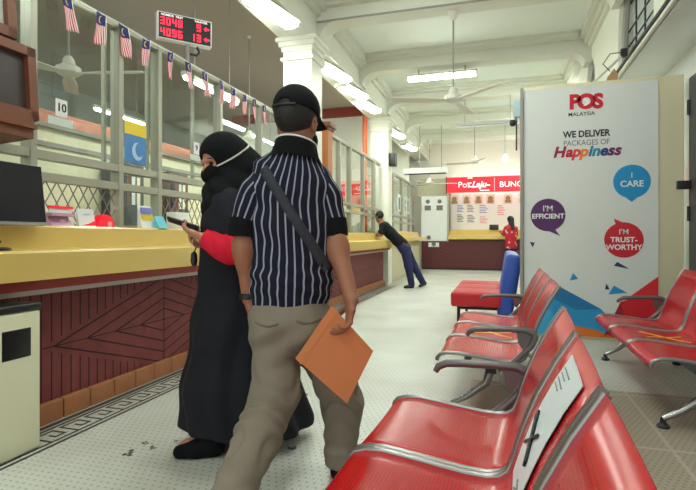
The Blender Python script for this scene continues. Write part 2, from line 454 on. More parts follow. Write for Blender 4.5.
# longitudinal beam over the pillars
b = MB(); b.box((-2.75, -3, 3.67), (-2.35, 17.2, 4.2)); b.box((-2.35, -3, 4.06), (-2.22, 17.2, 4.2)); b.box((-2.35, -3, 4.0), (-2.29, 17.2, 4.06))
b.box((-2.78, -3, 3.67), (-2.75, 17.2, 4.0))
struct(b.build('ceiling_beam_long', M_BEAM))
for i, yy in enumerate((2.05, 4.18, 6.3, 8.45, 10.6, 12.75, 14.9)):
    r = .32; pl = [(-2.35, 4.2), (-2.35, 3.72)]
    for q in range(9):
        a = PI - q*(PI/2)/8; pl.append((-2.35 + .34 + .30*math.cos(a), 3.72 + .21*math.sin(a)))
    pl += [(1.0, 3.93)]
    for q in range(1, 7):
        a = PI/2 - q*(PI/2)/6; pl.append((1.0 + .26*math.cos(a), 3.75 + .18*math.sin(a)))
    pl += [(1.35, 3.75), (1.35, 4.2)]
    bm = MB(); bm.prism(pl, 'y', yy, yy+.3)
    for (ya, yb) in ((yy-.09, yy), (yy+.3, yy+.39)):
        bm.box((-2.3, ya, 4.1), (1.2, yb, 4.2))
    for (ya, yb) in ((yy-.17, yy-.09), (yy+.39, yy+.47)):
        bm.box((-2.2, ya, 4.15), (1.15, yb, 4.2))
    struct(bm.build('ceiling_beam', M_BEAM, smooth=True))
def pillar(y0, y1):
    m = MB(); m.box((-2.75, y0, 0), (-2.35, y1, 3.5))
    for (g, za, zb) in ((.03, 3.38, 3.42), (.02, 3.5, 3.56), (.05, 3.56, 3.62), (.08, 3.62, 3.67)):
        m.box((-2.75-g, y0-g, za), (-2.35+g, y1+g, zb))
    struct(m.build('pillar', M_PILLAR))
pillar(6.1, 6.5); pillar(10.77, 11.17)
# office behind the glazing
b = MB(); b.box((-4.75, .2, 0), (-4.65, 15.8, 2.22)); struct(b.build('wall_office_partition', M_CREAM))
b = MB(); b.box((-4.78, .2, 2.26), (-4.6, 15.8, 2.40)); struct(b.build('trim_3', M_SALMON))
b = MB(); b.box((-4.66, .2, 2.02), (-4.62, 15.8, 2.07)); b.box((-4.68, .2, 2.22), (-4.58, 15.8, 2.26)); struct(b.build('trim_4', M_TRIM))
struct(box('wall_office_far', (-9.2, 15.8, 0), (-2.78, 15.9, 4.35), M_WALL))
# orange-red beam and pipe in the office bay
struct(box('trim_5', (-7, 12.15, 4.12), (-2.8, 12.4, 4.35), M_BRICKRED))
struct(box('wall_office_cross', (-6.5, 12.25, 0), (-3.06, 12.35, 4.12), M_PILLAR))
tag(MB().tube([(-2.84, 10.62, 3.9), (-2.84, 10.62, 1.13)], .055).build('orange_pipe', M_ORANGE, smooth=True),
    'orange vertical pipe running down beside the far white pillar', 'pipe')
# conduit along the first beam and right wall pipes
tag(MB().tube([(-2.34, 6.27, 3.92), (1.0, 6.27, 3.92)], .014, 8).build('cable_conduit', M_TRIM, smooth=True), 'thin grey cable conduit along the near edge of the first ceiling beam', 'conduit')
tag(MB().tube([(1.32, -2.5, 2.99), (1.32, 9.4, 2.99)], .018, 8).build('dark_wall_pipe', M_DARKMETAL, smooth=True), 'dark thin pipe running along the right wall under the arched window', 'pipe')
tag(MB().tube([(1.325, -2.5, 2.93), (1.325, 9.4, 2.93)], .022, 8).build('cream_wall_pipe', M_BEAM, smooth=True), 'cream pipe running along the right wall just below the dark pipe', 'pipe')

# arched windows in the right wall
def arch_window(name, cy, hw, sz, sp):
    e = empty(name, (0,0,0)); e['kind'] = 'structure'
    pane = [(cy-hw, sz), (cy+hw, sz)] + [(cy + hw*math.cos(i*PI/14), sp + hw*math.sin(i*PI/14)) for i in range(15)]
    MB().prism(pane, 'x', 1.50, 1.505).build('pane', mat('window_pane_pale', (222, 230, 228), .2), e)
    pts = [(1.42, cy-hw+.03, sz), (1.42, cy-hw+.03, sp)] + [(1.42, cy - (hw-.03)*math.cos(i*PI/14), sp + (hw-.03)*math.sin(i*PI/14)) for i in range(1, 14)] + [(1.42, cy+hw-.03, sp), (1.42, cy+hw-.03, sz)]
    MB().tube(pts, .035, 6).build('frame', M_TRIM, e)
    g = MB()
    k = max(2, int(hw*6))
    for i in range(1, k):
        yy = cy - hw + 2*hw*i/k
        g.tube([(1.46, yy, sz), (1.46, yy, sp + math.sqrt(max(0, hw*hw-(yy-cy)**2)) - .02)], .010, 6)
    for zz in (sz+.28, sp+.05, sp+.35):
        if zz < sp + hw: 
            q = math.sqrt(max(0, hw*hw - max(0, zz-sp)**2)); g.tube([(1.46, cy-q+.02, zz), (1.46, cy+q-.02, zz)], .010, 6)
    g.build('grille', M_DARKMETAL, e)
arch_window('window_1', 5.93, .72, 3.02, 3.42)
arch_window('window_2', 8.55, .36, 3.02, 3.45)

# dark door leaf in the recess
d1 = empty('door_1', (0,0,0)); d1['kind'] = 'structure'
box('leaf', (1.71, 4.4, 0.01), (1.77, 5.46, 2.55), mat('dark_grey_door', (70, 72, 74), .5), d1)
box('latch', (1.60, 5.40, 1.50), (1.71, 5.45, 1.58), M_DARKMETAL, d1, .006)
b = MB()
for zz in (.4, 1.2, 2.2): b.tube([(1.70, 5.44, zz), (1.70, 5.44, zz+.14)], .014, 8)
b.build('hinge', M_DARKMETAL, d1)

# greek key border in the floor and dark mosaic marks
b = MB(); zt = .0012
def strip(x0, y0, x1, y1): b.box((x0, y0, -.002), (x1, y1, zt))
strip(-2.165, .2, -2.147, 10.7); strip(-2.36, .2, -2.342, 10.7); strip(-2.41, .2, -2.375, 10.7)
P_ = .17; th = .014
for k in range(int((10.6-.3)/P_)):
    y0 = .3 + k*P_; xa, xb = -2.325, -2.185; W = xb - xa
    strip(xa, y0, xa+th, y0+P_*.78)
    strip(xa, y0+P_*.78-th, xb-W*.30, y0+P_*.78)
    strip(xb-W*.30-th, y0+P_*.36, xb-W*.30, y0+P_*.78)
    strip(xa+W*.32, y0+P_*.36, xb-W*.30, y0+P_*.36+th)
    strip(xb-th, y0+P_*.10, xb, y0+P_)
    strip(xa, y0, xb, y0+th)
struct(b.build('trim_6', mat('black_mosaic', (34, 34, 34), .45)))
b = MB()
for (cx, cy, rr) in ((-1.72, 2.02, .05), (-1.66, 2.1, .03), (-1.73, 2.14, .025), (-1.60, 2.2, .02), (-1.14, 2.28, .045), (-1.05, 2.20, .03), (-.99, 2.3, .03), (-1.25, 3.1, .04)):
    for q in range(7):
        a = q*PI/3 if q else 0; r0 = rr*.55 if q else 0
        if random.random() < .25: continue
        px, py = cx + r0*math.cos(a), cy + r0*math.sin(a)
        b.lathe((px, py, -.002), [(rr*.26, 0), (rr*.26, .0035)], 6)
struct(b.build('trim_7', mat('grey_mosaic_mark', (84, 84, 80), .5)))
M_FLOOR2 = mat('beige_mosaic_floor', (160, 150, 132), .42)
x, y, z = coords(M_FLOOR2)
row = y / .03; sh = (row.op('FLOOR') * .5).frac()
gx = ((x / .03 + sh).frac() - .5).abs(); gy = (row.frac() - .5).abs()
edge = (((y - .1) / .9).frac()).lt(.025).max(((x + .2) / 1.0).frac().lt(.02))
c_ = two(M_FLOOR2, (gx*gx + gy*gy*.6).lt(.05) * .5, (166, 156, 138), (96, 88, 76))
two(M_FLOOR2, edge, c_, (180, 173, 158))
struct(box('trim_8', (-.2, -3, -.002), (1.8, 3.79, .0015), M_FLOOR2))

# ------------------------------------------------------------------ ceiling lamps
def tube_lamp(name, c, L, axis, label, group, rods=0, wide=1.0):
    e = empty(name, c, PI/2 if axis == 'y' else 0, label, 'ceiling light', group)
    k = wide; MB().prism([(-.07*k, .035), (-.09*k, 0), (.09*k, 0), (.07*k, .035)], 'x', -L/2-.03, L/2+.03).build('housing', M_FANW, e)
    MB().prism([(-.062*k, -.001), (-.062*k, -.035), (-.035*k, -.055), (.035*k, -.055), (.062*k, -.035), (.062*k, -.001)], 'x', -L/2, L/2).build('diffuser', M_TUBE, e)
    for q in (-1, 1):
        box('end_cap', (q*(L/2+.015)-.015, -.07*k, -.05), (q*(L/2+.015)+.015, .07*k, 0), M_FANW, e)
        if rods: MB().tube([(q*L*.35, 0, .03), (q*L*.35, 0, rods)], .012, 8).build('bracket', M_TRIM, e)
    return e
ord_ = ['first', 'second', 'third', 'fourth', 'fifth', 'sixth', 'seventh', 'eighth', 'ninth', 'tenth', 'eleventh', 'twelfth', 'thirteenth']
for i, (yy, lab) in enumerate(((5.2, 'large fluorescent ceiling light cut by the top edge before the near pillar'),
        (7.42, 'nearest fluorescent light in the row just behind the near pillar'),
        (8.5, 'middle fluorescent light of the row of three behind the near pillar'),
        (9.55, 'last fluorescent light of the row of three before the far pillar'),
        (12.3, 'small far fluorescent light just past the far pillar'),
        (14.2, 'farthest fluorescent light on the left near the back wall'))):
    tube_lamp('fluorescent_light', (-2.5, yy, 3.634), .82, 'y', lab, 'fluorescent lights under the long beam', wide=1.5).rotation_euler.z = R(90 - 11)
tube_lamp('beam_light', (-.95, 8.6, 3.80), 1.12, 'x', 'bright single fluorescent light hung under the second ceiling beam near the fan', None, .14)
for yy in (4.33, 2.2, .2):  # unseen extra lamps, added to brighten the front of the hall
    tube_lamp('beam_light', (-.8, yy, 3.80), 1.12, 'x', 'added unseen fluorescent light under a ceiling beam above the waiting area, out of frame', 'added lights over the waiting area', .14 if yy > 1 else .4)
for yy in (10.75, 12.9, 15.05):  # lamps added to brighten the back, kept out of sight by the board
    tube_lamp('beam_light', (.85, yy, 3.80), 1.3, 'y', 'added fluorescent light under a far ceiling beam, hidden behind the banner board', 'added lights at the back of the hall', .14)
# office tubes
for i, (px, py, pz, ax) in enumerate(((-6.0, 3.6, 3.2, 'y'), (-6.5, 7.4, 3.2, 'y'), (-3.6, 9.2, 3.0, 'y'), (-5.5, 11.0, 3.4, 'y'), (-3.7, 1.2, 2.98, 'y'), (-3.5, 5.6, 2.9, 'y'), (-3.8, 14.0, 3.05, 'y'))):
    e = empty('office_light', (px, py, pz), PI/2, ['bare fluorescent tube hanging in the dim office behind the glass, %s from the front' % ord_[i]][0], 'ceiling light', 'office tubes behind the glass')
    MB().tube([(-.6, 0, 0), (.6, 0, 0)], .02, 10).build('tube', M_TUBEOFF, e)
    box('housing', (-.63, -.03, .02), (.63, .03, .07), M_FANW, e)
    [MB().tube([(q, 0, .07), (q, 0, 4.35-pz)], .006, 6).build('hanger', M_TRIM, e) for q in (-.4, .4)]

for px, lab in ((-.95, 'left added fluorescent tube hidden behind the red sign to light the wall'), (.4, 'right added fluorescent tube hidden behind the red sign to light the wall')):  # hidden tubes added to brighten the far wall and notices
    e = empty('added_tube', (px, 16.62, 2.86), 0, lab, 'light')
    MB().tube([(-.6, 0, 0), (.6, 0, 0)], .02, 10).build('tube', M_TUBEADDED, e)
    box('bracket', (-.62, -.34, -.03), (-.58, .43, -.01), M_TRIM, e); box('bracket', (.58, -.34, -.03), (.62, .43, -.01), M_TRIM, e)
# ------------------------------------------------------------------ ceiling fans
def fan(c, top, rad, ang, label, tilt=.06, cs=1.0):
    e = empty('ceiling_fan', c, 0, label, 'fan', 'ceiling fans in the hall and office')
    MB().lathe((0, 0, 0), [(.03, .14), (.05, .11), (.06, .06), (.11, .03), (.115, -.02), (.07, -.05), (.02, -.06)]).build('motor', M_FANW, e, True)
    MB().tube([(0, 0, .12), (0, 0, top - c[2])], .011, 8).build('rod', M_TRIM, e, True)
    MB().lathe((0, 0, top - c[2]), [(.02*cs, -.12*cs), (.065*cs, -.05*cs), (.07*cs, 0)]).build('canopy', M_FANW, e, True)
    for k in range(3):
        a = R(ang + 120*k); b = MB()
        n = 8; vs = []
        for i in range(n+1):
            r = .09 + (rad-.09)*i/n; wd = .035 + .035*min(1, i/3)
            for sgn in (-1, 1):
                for dz in (0, -.008):
                    lx, ly, lz = r, sgn*wd, dz + sgn*wd*tilt*3 - .02
                    vs.append((lx*math.cos(a) - ly*math.sin(a), lx*math.sin(a) + ly*math.cos(a), lz))
        fs = []
        for i in range(n):
            o = i*4; q = o+4
            fs += [(o, q, q+2, o+2), (o+1, o+3, q+3, q+1), (o, o+1, q+1, q), (o+2, q+2, q+3, o+3)]
        fs += [(0, 2, 3, 1), (n*4, n*4+1, n*4+3, n*4+2)]
        b.add(vs, fs).build('blade', M_FANW, e)
    return e
fan((-.57, 6.5, 2.82), 3.93, .80, 77, 'white three-bladed fan on a long rod below the first ceiling beam')
fan((-.60, 12.75, 2.92), 3.93, .72, 50, 'white far fan hanging in front of the back wall over the red sign')
fan((-2.0, 14.9, 2.66), 3.93, .8, 10, 'far low ceiling fan hanging left of the red sign')
fan((-4.0, 3.85, 2.66), 4.35, .75, 14, 'office fan behind the glass above the number 10 card', cs=.4)
fan((-3.95, 7.4, 2.66), 4.35, .75, 20, 'office fan behind the glass to the right of the lit queue board', cs=.4)

# ------------------------------------------------------------------ service counters
def counter(y0, y1, label, dx=0):
    e = empty('service_counter', (0, 0, 0), 0, label, 'counter')
    # stepped yellow top
    pr = [(-2.27, .827), (-2.27, .968), (-2.282, .98), (-2.50, .985), (-2.505, 1.105), (-2.517, 1.117), (-3.05, 1.117), (-3.05, 1.08), (-2.56, 1.07), (-2.56, .827)]
    MB().prism([(px + dx, pz) for px, pz in pr], 'y', y0, y1).build('counter_top', M_YEL, e)
    box('edge_board', (-2.45, y0, .775), (-2.30, y1, .826), M_REDBOARD, e)
    box('white_strip', (-2.46, y0, .742), (-2.36, y1, .775), M_WHITESTRIP, e)
    box('front_panel', (-2.52, y0, .09), (-2.46, y1, .742), M_WOOD, e)
    b = MB(); yy = y0
    while yy < y1 - .02:
        b.box((-2.50, yy+.004, 0), (-2.425, min(y1, yy+.2)-.004, .115), .006); yy += .2
    b.build('base_tiles', M_TILE, e)
    return e
counter(.3, 6.1, 'long yellow topped counter with maroon board front nearest the camera')
counter(6.5, 10.75, 'yellow topped counter between the two pillars with the man leaning on it', .07)
e = empty('service_counter', (0,0,0), 0, 'small pale counter past the far pillar in the back left corner', 'counter')
MB().prism([(-2.2, .95), (-2.2, 1.06), (-2.45, 1.08), (-2.45, 1.2), (-3.0, 1.2), (-3.0, .95)], 'y', 11.2, 15.7).build('counter_top', M_YEL, e)
box('front_panel', (-2.5, 11.2, 0), (-2.42, 15.7, .95), M_GREYCURT, e)

# ------------------------------------------------------------------ counter glazing, one window per bay
def bay(n, x, y0, y1, ztop, lower, stiles=(), far=False, zm=(1.425, 1.55)):
    e = empty('window_%d' % n); e['kind'] = 'structure'
    f = MB(); t = .022; zb = 1.117
    f.box((x-.04, y0-t, zb), (x+.04, y0+t, ztop))
    f.box((x-.035, y0+t, ztop-.05), (x+.035, y1-t, ztop))
    f.box((x-.035, y0+t, zm[1]-.022), (x+.035, y1-t, zm[1]+.03))
    f.box((x-.035, y0+t, zm[0]-.03), (x+.035, y1-t, zm[0]+.022))
    f.box((x-.035, y0+t, zb), (x+.035, y1-t, zb+.02))
    for s_ in stiles: f.box((x-.03, s_-.012, zm[1]), (x-.005, s_+.012, ztop))
    f.build('frame', M_ALU, e)
    g = MB(); 
    g.box((x-.004, y0+t, zm[1]+.03), (x+.0, y1-t, ztop-.05))
    g.box((x-.004, y0+t, zm[0]+.022), (x+.0, y1-t, zm[1]-.022))
    if lower == 'glass': g.box((x-.004, y0+t, zb+.02), (x, y1-t, zm[0]-.03))
    g.build('pane', M_GLASS, e)
    if lower == 'mesh':
        m = MB(); za, zc_ = zb+.02, zm[0]-.03; H = zc_-za; a0, a1 = y0+t, y1-t; st = .085; sl = .62
        k = a0 - H*sl
        while k < a1:
            for sg in (1, -1):
                if sg == 1: p = [(k, za), (k + H*sl, zc_)]
                else: p = [(k + H*sl, za), (k, zc_)]
                (ya, z1_), (yb, z2_) = p
                if ya > yb: (ya, z1_), (yb, z2_) = (yb, z2_), (ya, z1_)
                if yb <= a0 or ya >= a1: continue
                if ya < a0: z1_ += (z2_-z1_)*(a0-ya)/(yb-ya); ya = a0
                if yb > a1: z2_ = z1_ + (z2_-z1_)*(a1-ya)/(yb-ya); yb = a1
                if yb - ya > .01: m.tube([(x, ya, z1_), (x, yb, z2_)], .0042, 5)
            k += st
        m.build('grille', M_ALUD, e)
    return e
NB = [(.35, 1.3, 'glass', ()), (1.3, 2.31, 'glass', ()), (2.31, 3.03, 'mesh', (2.92,)), (3.03, 3.47, 'glass', (3.38,)), (3.47, 4.41, 'mesh', (4.0,)), (4.41, 5.30, 'mesh', ()), (5.30, 6.06, 'glass', ())]
n = 3
for (a, c, lo, st) in NB:
    bay(n, -2.7, a, c, 2.62, lo, st); n += 1
FB = [6.55, 7.75, 8.35, 9.25, 10.1, 10.72]
for a, c in zip(FB[:-1], FB[1:]):
    bay(n, -2.52, a, c, 2.66, 'glass', (), zm=(1.5, 1.62)); n += 1
for a, c in ((11.25, 12.4), (12.4, 13.6), (13.6, 14.8), (14.8, 15.7)):
    e = bay(n, -2.6, a, c, 2.68, 'glass', (), zm=(1.45, 1.6)); n += 1
post = empty('timber_post', (-2.5, 7.0, 0), 0, 'orange brown timber post with a moulded cap behind the man in the cap', 'post')
box('shaft', (-.12, -.12, 1.117), (.10, .1, 2.62), mat('orange_timber', (196, 120, 70), .5, noise=.12), post)
b = MB(); b.box((-.14, -.14, 2.62), (.12, .12, 2.66)); b.box((-.17, -.17, 2.66), (.15, .15, 2.72)); b.build('cap', M_WOODFR, post)

# things on and behind the counter
def leaflet(name, y, w_, h_, m, label, cat, x=-2.60, d_=.10, z=1.117):
    e = empty(name, (x, y, z), 0, label, cat)
    MB().prism([(0, 0), (d_*.5, 0), (0, h_)], 'y', -w_/2, w_/2).build('stand', m, e)
    return e
e = leaflet('leaflet_box', 2.41, .15, .075, mat('pink_box', (206, 160, 196), .5), 'small pink leaflet box at the left of the wire mesh on the counter', 'box')
box('lip', (.0, -.085, .06), (.06, .085, .078), mat('pink_box', 0), e)
text('print', 'POS', .02, M_PAPER, e, (.052, 0, .03), SIDE)
e = leaflet('leaflet_holder', 2.50, .17, .125, M_PAPER, 'red topped leaflet holder standing behind the pink box on the counter', 'leaflet holder', x=-2.665, d_=.05)
box('header', (-.004, -.09, .115), (.012, .09, .128), M_SIGNRED, e)
e = leaflet('leaflet_holder', 2.60, .135, .115, M_PAPER, 'white leaflet card with a red swoosh beside the pink box', 'leaflet holder', x=-2.57, d_=.05)
MB().prism([(-.06, .004), (.066, .004), (.066, .04), (.02, .022)], 'x', .014, .0235).build('red_swoosh', M_SIGNRED, e)
text('print', '~~~', .03, mat('pale_blue_ink', (130, 180, 220), .5), e, (.014, 0, .08), SIDE)
e = empty('red_dome_box', (-2.58, 2.765, 1.117), 0, 'small red half round box on the counter right of the white card', 'box')
MB().prism([(.075*math.cos(i*PI/12), .085*math.sin(i*PI/12)) for i in range(13)], 'x', -.03, .03).build('body', M_SIGNRED, e)
MB().prism([(.03+.02*math.cos(i*PI/6), .02+.02*math.sin(i*PI/6)) for i in range(12)], 'x', .03, .032).build('badge', mat('pale_pink', (240, 170, 170), .5), e)
e = leaflet('tent_card', 3.20, .15, .17, M_PAPER, 'white card with yellow and blue bands leaning in the narrow window bay', 'card', x=-2.60, d_=.09)
MB().prism([(-.06, .06), (.06, .06), (.06, .10), (-.06, .10)], 'x', .024, .032).build('yellow_band', mat('yellow_ink', (240, 210, 60), .5), e)
MB().prism([(-.06, .115), (.06, .115), (.06, .155), (-.06, .155)], 'x', .014, .03).build('violet_band', mat('violet_ink', (130, 140, 220), .5), e)
tag(MB().prism([(0, 0), (.07, 0), (.02, .095)], 'y', 3.25, 3.36).build('blue_tent_card', mat('cyan_card', (110, 200, 220), .5), loc=(-2.57, 0, 1.117)), 'light blue folded card on the counter in front of the yellow band card', 'card')
e = empty('parcel_box', (-2.60, 3.62, 1.117), 0, 'white printed box on the counter beside the phone in the woman\'s hand', 'box')
box('body', (-.05, -.09, 0), (.05, .09, .14), M_PAPER, e, .004)
text('print', 'POS', .035, M_SIGNRED, e, (.0515, -.02, .055), SIDE, bold=.001)
# posters on the glass
e = empty('glass_poster', (-2.688, 3.21, 0), 0, 'blue and yellow poster stuck on the narrow glass bay', 'poster')
box('sheet', (0, -.12, 1.615), (.002, .12, 1.93), mat('poster_blue', (72, 132, 196), .5), e)
box('header', (.0021, -.12, 1.83), (.004, .12, 1.93), mat('yellow_ink', 0), e)
MB().prism([(.02+.06*math.cos(i*PI/8), 1.71+.07*math.sin(i*PI/8)) for i in range(16)], 'x', .0021, .004).build('emblem', mat('pale_blue', (180, 210, 236), .5), e)
MB().prism([(.04+.045*math.cos(i*PI/8), 1.725+.055*math.sin(i*PI/8)) for i in range(16)], 'x', .0041, .005).build('emblem_centre', mat('poster_blue', 0), e)

for (yy, num, zz) in ((2.53, '10', 1.875), (4.02, '9', 1.87)):
    e = empty('number_card', (-2.688, yy, 0), 0, 'white number card on the glass ' + ('near the wooden screen box' if num == '10' else 'right of the blue and yellow poster'), 'number card')
    box('card', (0, -.045, zz-.055), (.002, .045, zz+.055), M_PAPER, e)
    text('number', num, .075, M_BLACK, e, (.003, 0, zz), SIDE, bold=.001)
    box('caption_strip', (0, -.10, zz-.115), (.002, .09, zz-.065), mat('pale_grey_card', (208, 216, 210), .5), e)
# office clutter seen through the glass: shelf units and papers on the partition
for i, (yy, cc, lab) in enumerate(((5.15, (70, 72, 76), 'dark pigeonhole cabinet against the cream office partition behind the narrow bay'), (6.1, (96, 70, 60), 'brown shelf unit against the cream office partition behind the woman'))):
    e = empty('office_cabinet', (-4.62, yy, 0), 0, lab, 'cabinet')
    box('carcass', (0, -.22, 0), (.25, .22, 1.95), mat('office_cab%d' % i, cc, .6), e)
    for k in range(4):
        box('binder', (.25, -.18+.09*k, 1.45), (.256, -.12+.09*k, 1.8), [M_DENIM, M_WOODFR, M_PAPER, M_CREAM][k], e)
for (xx, cc, lab) in ((-4.0, (224, 70, 96), 'pink poster on the white office wall seen through the far glazing'), (-3.5, (226, 96, 60), 'orange red poster on the white office wall seen through the far glazing')):
    e = empty('office_poster', (xx, 12.245, 1.95), 0, lab, 'poster')
    box('sheet', (-.2, -.006, -.3), (.2, 0, .45), mat('post%d' % cc[1], cc, .5), e)
    box('band', (-.2, -.008, -.3), (.2, -.006, -.08), mat('yellow_ink', 0), e)

# wooden cabinet with screens above the counter, monitor, litter bin
e = empty('wooden_screen_box', (-2.46, 1.75, 1.58), 0, 'brown wooden cased screen over the counter at the left edge', 'screen')
e.rotation_euler = (0, R(-4), 0)
b = MB(); y0, y1, z0, z1 = -.75, .40, .11, .51
b.box((-.2, y0, z0), (.03, y0+.06, z1)); b.box((-.2, y1-.05, z0), (.03, y1, z1)); b.box((-.2, y0, z1-.05), (.03, y1, z1)); b.box((-.2, y0, z0), (.03, y1, z0+.05))
b.build('frame', M_WOODFR, e)
box('screen', (-.19, y0+.05, z0+.04), (-.002, y1-.04, z1-.04), M_SCREEN2, e)
b = MB(); b.box((-.22, y0, .0), (.04, y1-.05, .05)); b.box((-.22, y0, .05), (.06, y1-.04, .075)); b.box((-.22, y0, .075), (.05, y1-.05, .105)); b.build('shelf', M_WOODFR, e)
MB().tube([(-.1, -.1, -.46), (-.1, -.1, .0)], .03, 10).build('support_pole', M_TRIM, e)
e = empty('wooden_frame_board', (-2.49, 1.6, 2.10), 0, 'upper brown wooden framed board with pale glass at the top left corner', 'board')
e.rotation_euler = (0, R(-4), 0)
b = MB(); y0, y1, z0, z1 = -.6, .44, .0, .7
b.box((-.2, y0, z0), (.03, y0+.06, z1)); b.box((-.2, y1-.05, z0), (.03, y1, z1)); b.box((-.2, y0, z1-.05), (.03, y1, z1)); b.box((-.2, y0, z0), (.03, y1, z0+.055))
b.build('frame', M_WOODFR, e)
box('glass_face', (-.19, y0+.05, z0+.04), (-.002, y1-.04, z1-.04), mat('pale_board_glass', (196, 204, 196), .2), e)
e = empty('computer_monitor', (-2.42, 1.84, .984), 0, 'black computer monitor with silver lower edge standing on the yellow counter', 'monitor')
hd = empty('screen_head', (0, 0, .13)); hd.parent = e; hd.rotation_euler = (0, R(-7), 0)
box('bezel', (-.045, -.28, 0), (-.001, .345, .335), M_SILVER, hd, .006)
box('screen', (-.004, -.273, .018), (.002, .338, .33), M_SCREEN, hd)
box('stand', (-.06, -.14, .01), (-.03, -.05, .22), M_BLACK, e, .006)
MB().lathe((-.02, .0, 0), [(.115, 0), (.115, .008), (.10, .014), (.02, .016)], 28).build('base', M_BLACK, e, True)
MB().tube([(-.04, -.02, .10), (-.03, .06, .08), (-.035, .10, .04), (-.045, .07, .012), (-.05, .02, .01)], .004, 6).build('cable', M_BLACK, e, True)
e = empty('litter_bin', (-2.32, 1.56, 0), 0, 'cream plastic litter bin with a black flap and lid in front of the counter', 'bin')
MB().box((-.105, -.38, 0), (.124, .385, .69), .012).build('body', M_BIN, e, True)
box('lid', (-.11, -.385, .69), (.128, .39, .725), M_BLACK, e, .008)
box('flap', (.118, .18, .47), (.1265, .33, .61), M_BLACK, e, .004)
b = MB(); b.box((.122, .09, .02), (.1262, .096, .68)); b.build('seam', mat('cream_seam', (200, 196, 170), .5), e)

# ------------------------------------------------------------------ queue number board
e = empty('queue_display', (-2.815, 4.03, 2.99), math.atan2(.36, .323), 'black electronic queue board showing red numbers 3048 and 4096', 'display board')
def led(e_):
    box('case', (-.25, -.0, -.125), (.25, .07, .125), M_WHITE, e_, .006)
    box('face', (-.236, -.006, -.112), (.236, .002, .112), M_BLACK, e_)
    SEG = {'0': 'abcdef', '1': 'bc', '3': 'abcdg', '4': 'bcfg', '6': 'acdefg', '8': 'abcdefg', '9': 'abcdfg'}
    def digit(b, ch, x, z, w_=.036, h_=.066, t=.009):
        for s_ in SEG[ch]:
            q = {'a': (x, z+h_-t, x+w_, z+h_), 'd': (x, z, x+w_, z+t), 'g': (x, z+h_/2-t/2, x+w_, z+h_/2+t/2),
                 'f': (x, z+h_/2, x+t, z+h_), 'e': (x, z, x+t, z+h_/2), 'b': (x+w_-t, z+h_/2, x+w_, z+h_), 'c': (x+w_-t, z, x+w_, z+h_/2)}[s_]
            b.box((q[0], -.009, q[1]), (q[2], -.005, q[3]))
    for rowz, num, ctr in ((.005, '3048', ' 9'), (-.095, '4096', '13')):
        b = MB()
        for i, ch in enumerate(num):
            b = MB(); digit(b, ch, -.222 + .052*i, rowz); b.build('red_digit', M_LED, e_)
        for i, ch in enumerate(ctr):
            if ch != ' ': b = MB(); digit(b, ch, .048 + .058*i, rowz); b.build('red_digit', M_LED, e_)
        b = MB()
        zc = rowz + .033
        b.prism([(.17, zc), (.195, zc+.022), (.195, zc-.022)], 'y', -.009, -.005); b.box((.19, -.009, zc-.007), (.222, -.005, zc+.007))
        b.build('red_arrow', M_LED, e_)
    text('header_text', 'NOMBOR  TIKET', .026, M_SIGNWHITE, e_, (-.12, -.0072, .095), FRONT, bold=.0006)
    text('header_text', 'KAUNTER', .026, M_SIGNWHITE, e_, (.145, -.0072, .095), FRONT, bold=.0006)
led(e)
MB().tube([(.03, .04, -.12), (.03, .04, -.39)], .016, 8).build('pole', M_TRIM, e)
MB().tube([(.12, .05, -.125), (.15, .06, -.17), (.12, .07, -.2), (.06, .06, -.2)], .012, 8).build('cable', M_BLACK, e)

# ------------------------------------------------------------------ bunting of small flags
M_FLAG = mat('striped_flag_cloth', (210, 30, 50), .7)
u, v, _ = coords(M_FLAG, 'UV')
stripe = (u * 7).frac().gt(.5)
c1 = two(M_FLAG, stripe, (214, 40, 60), (236, 226, 226))
cant = v.gt(.62) * u.lt(.93)
du, dv = u - .48, (v - .80) * 1.9
r1 = (du*du + dv*dv).lt(.045); r2 = ((du-.07)*(du-.07) + dv*dv).lt(.034)
c2 = two(M_FLAG, cant, c1, (30, 36, 110))
c3 = two(M_FLAG, r1 * r2.inv() * cant, c2, (226, 196, 70))
def flag_mesh(k):
    rn = random.Random(k); me = bpy.data.meshes.new('small_flag'); nu, nv = 6, 10; vs = []; fs = []; uv = []
    lean = rn.uniform(-.03, .05); tw = rn.uniform(.6, 1.0)
    for j in range(nv+1):
        for i in range(nu+1):
            a, b_ = i/nu, j/nv
            vs.append((.012*math.sin(a*5 + b_*3 + k)*(.3+b_), (a-.5)*.10*tw + lean*b_, -.225*b_ - .004*math.sin(a*6))); uv.append((a, 1-b_))
    for j in range(nv):
        for i in range(nu): fs.append((j*(nu+1)+i, j*(nu+1)+i+1, (j+1)*(nu+1)+i+1, (j+1)*(nu+1)+i))
    me.from_pydata(vs, [], fs); L = me.uv_layers.new(name='UVMap')
    for p in me.polygons:
        for li in p.loop_indices: L.data[li].uv = uv[me.loops[li].vertex_index]
        p.use_smooth = True
    me.materials.append(M_FLAG); return me
zcs = [3.18, 3.46, 3.66, 3.90, 4.19, 4.43, 4.67, 4.95, 5.17, 5.40, 5.62, 5.86]
ys = [(q - .2908*2.63)/.9568 for q in zcs]
for i, yy in enumerate(ys):
    o = bpy.data.objects.new('small_flag', flag_mesh(i)); COL.objects.link(o); o.location = (-2.640, yy, 2.600)
    s = o.modifiers.new('thick', 'SOLIDIFY'); s.thickness = .001
    tag(o, 'small red white and blue flag, %s from the left on the bunting cord' % ord_[i], 'flag', 'small flags on the bunting cord')
pts = []
for i in range(60):
    yy = 1.6 + i*(6.0-1.6)/59; pts.append((-2.640, yy, 2.596 + .006*math.sin(yy*9)))
tag(MB().tube(pts, .005, 5).build('bunting_cord', M_PAPER, smooth=True), 'pale cord strung along the top rail of the counter glass holding small flags', 'cord')

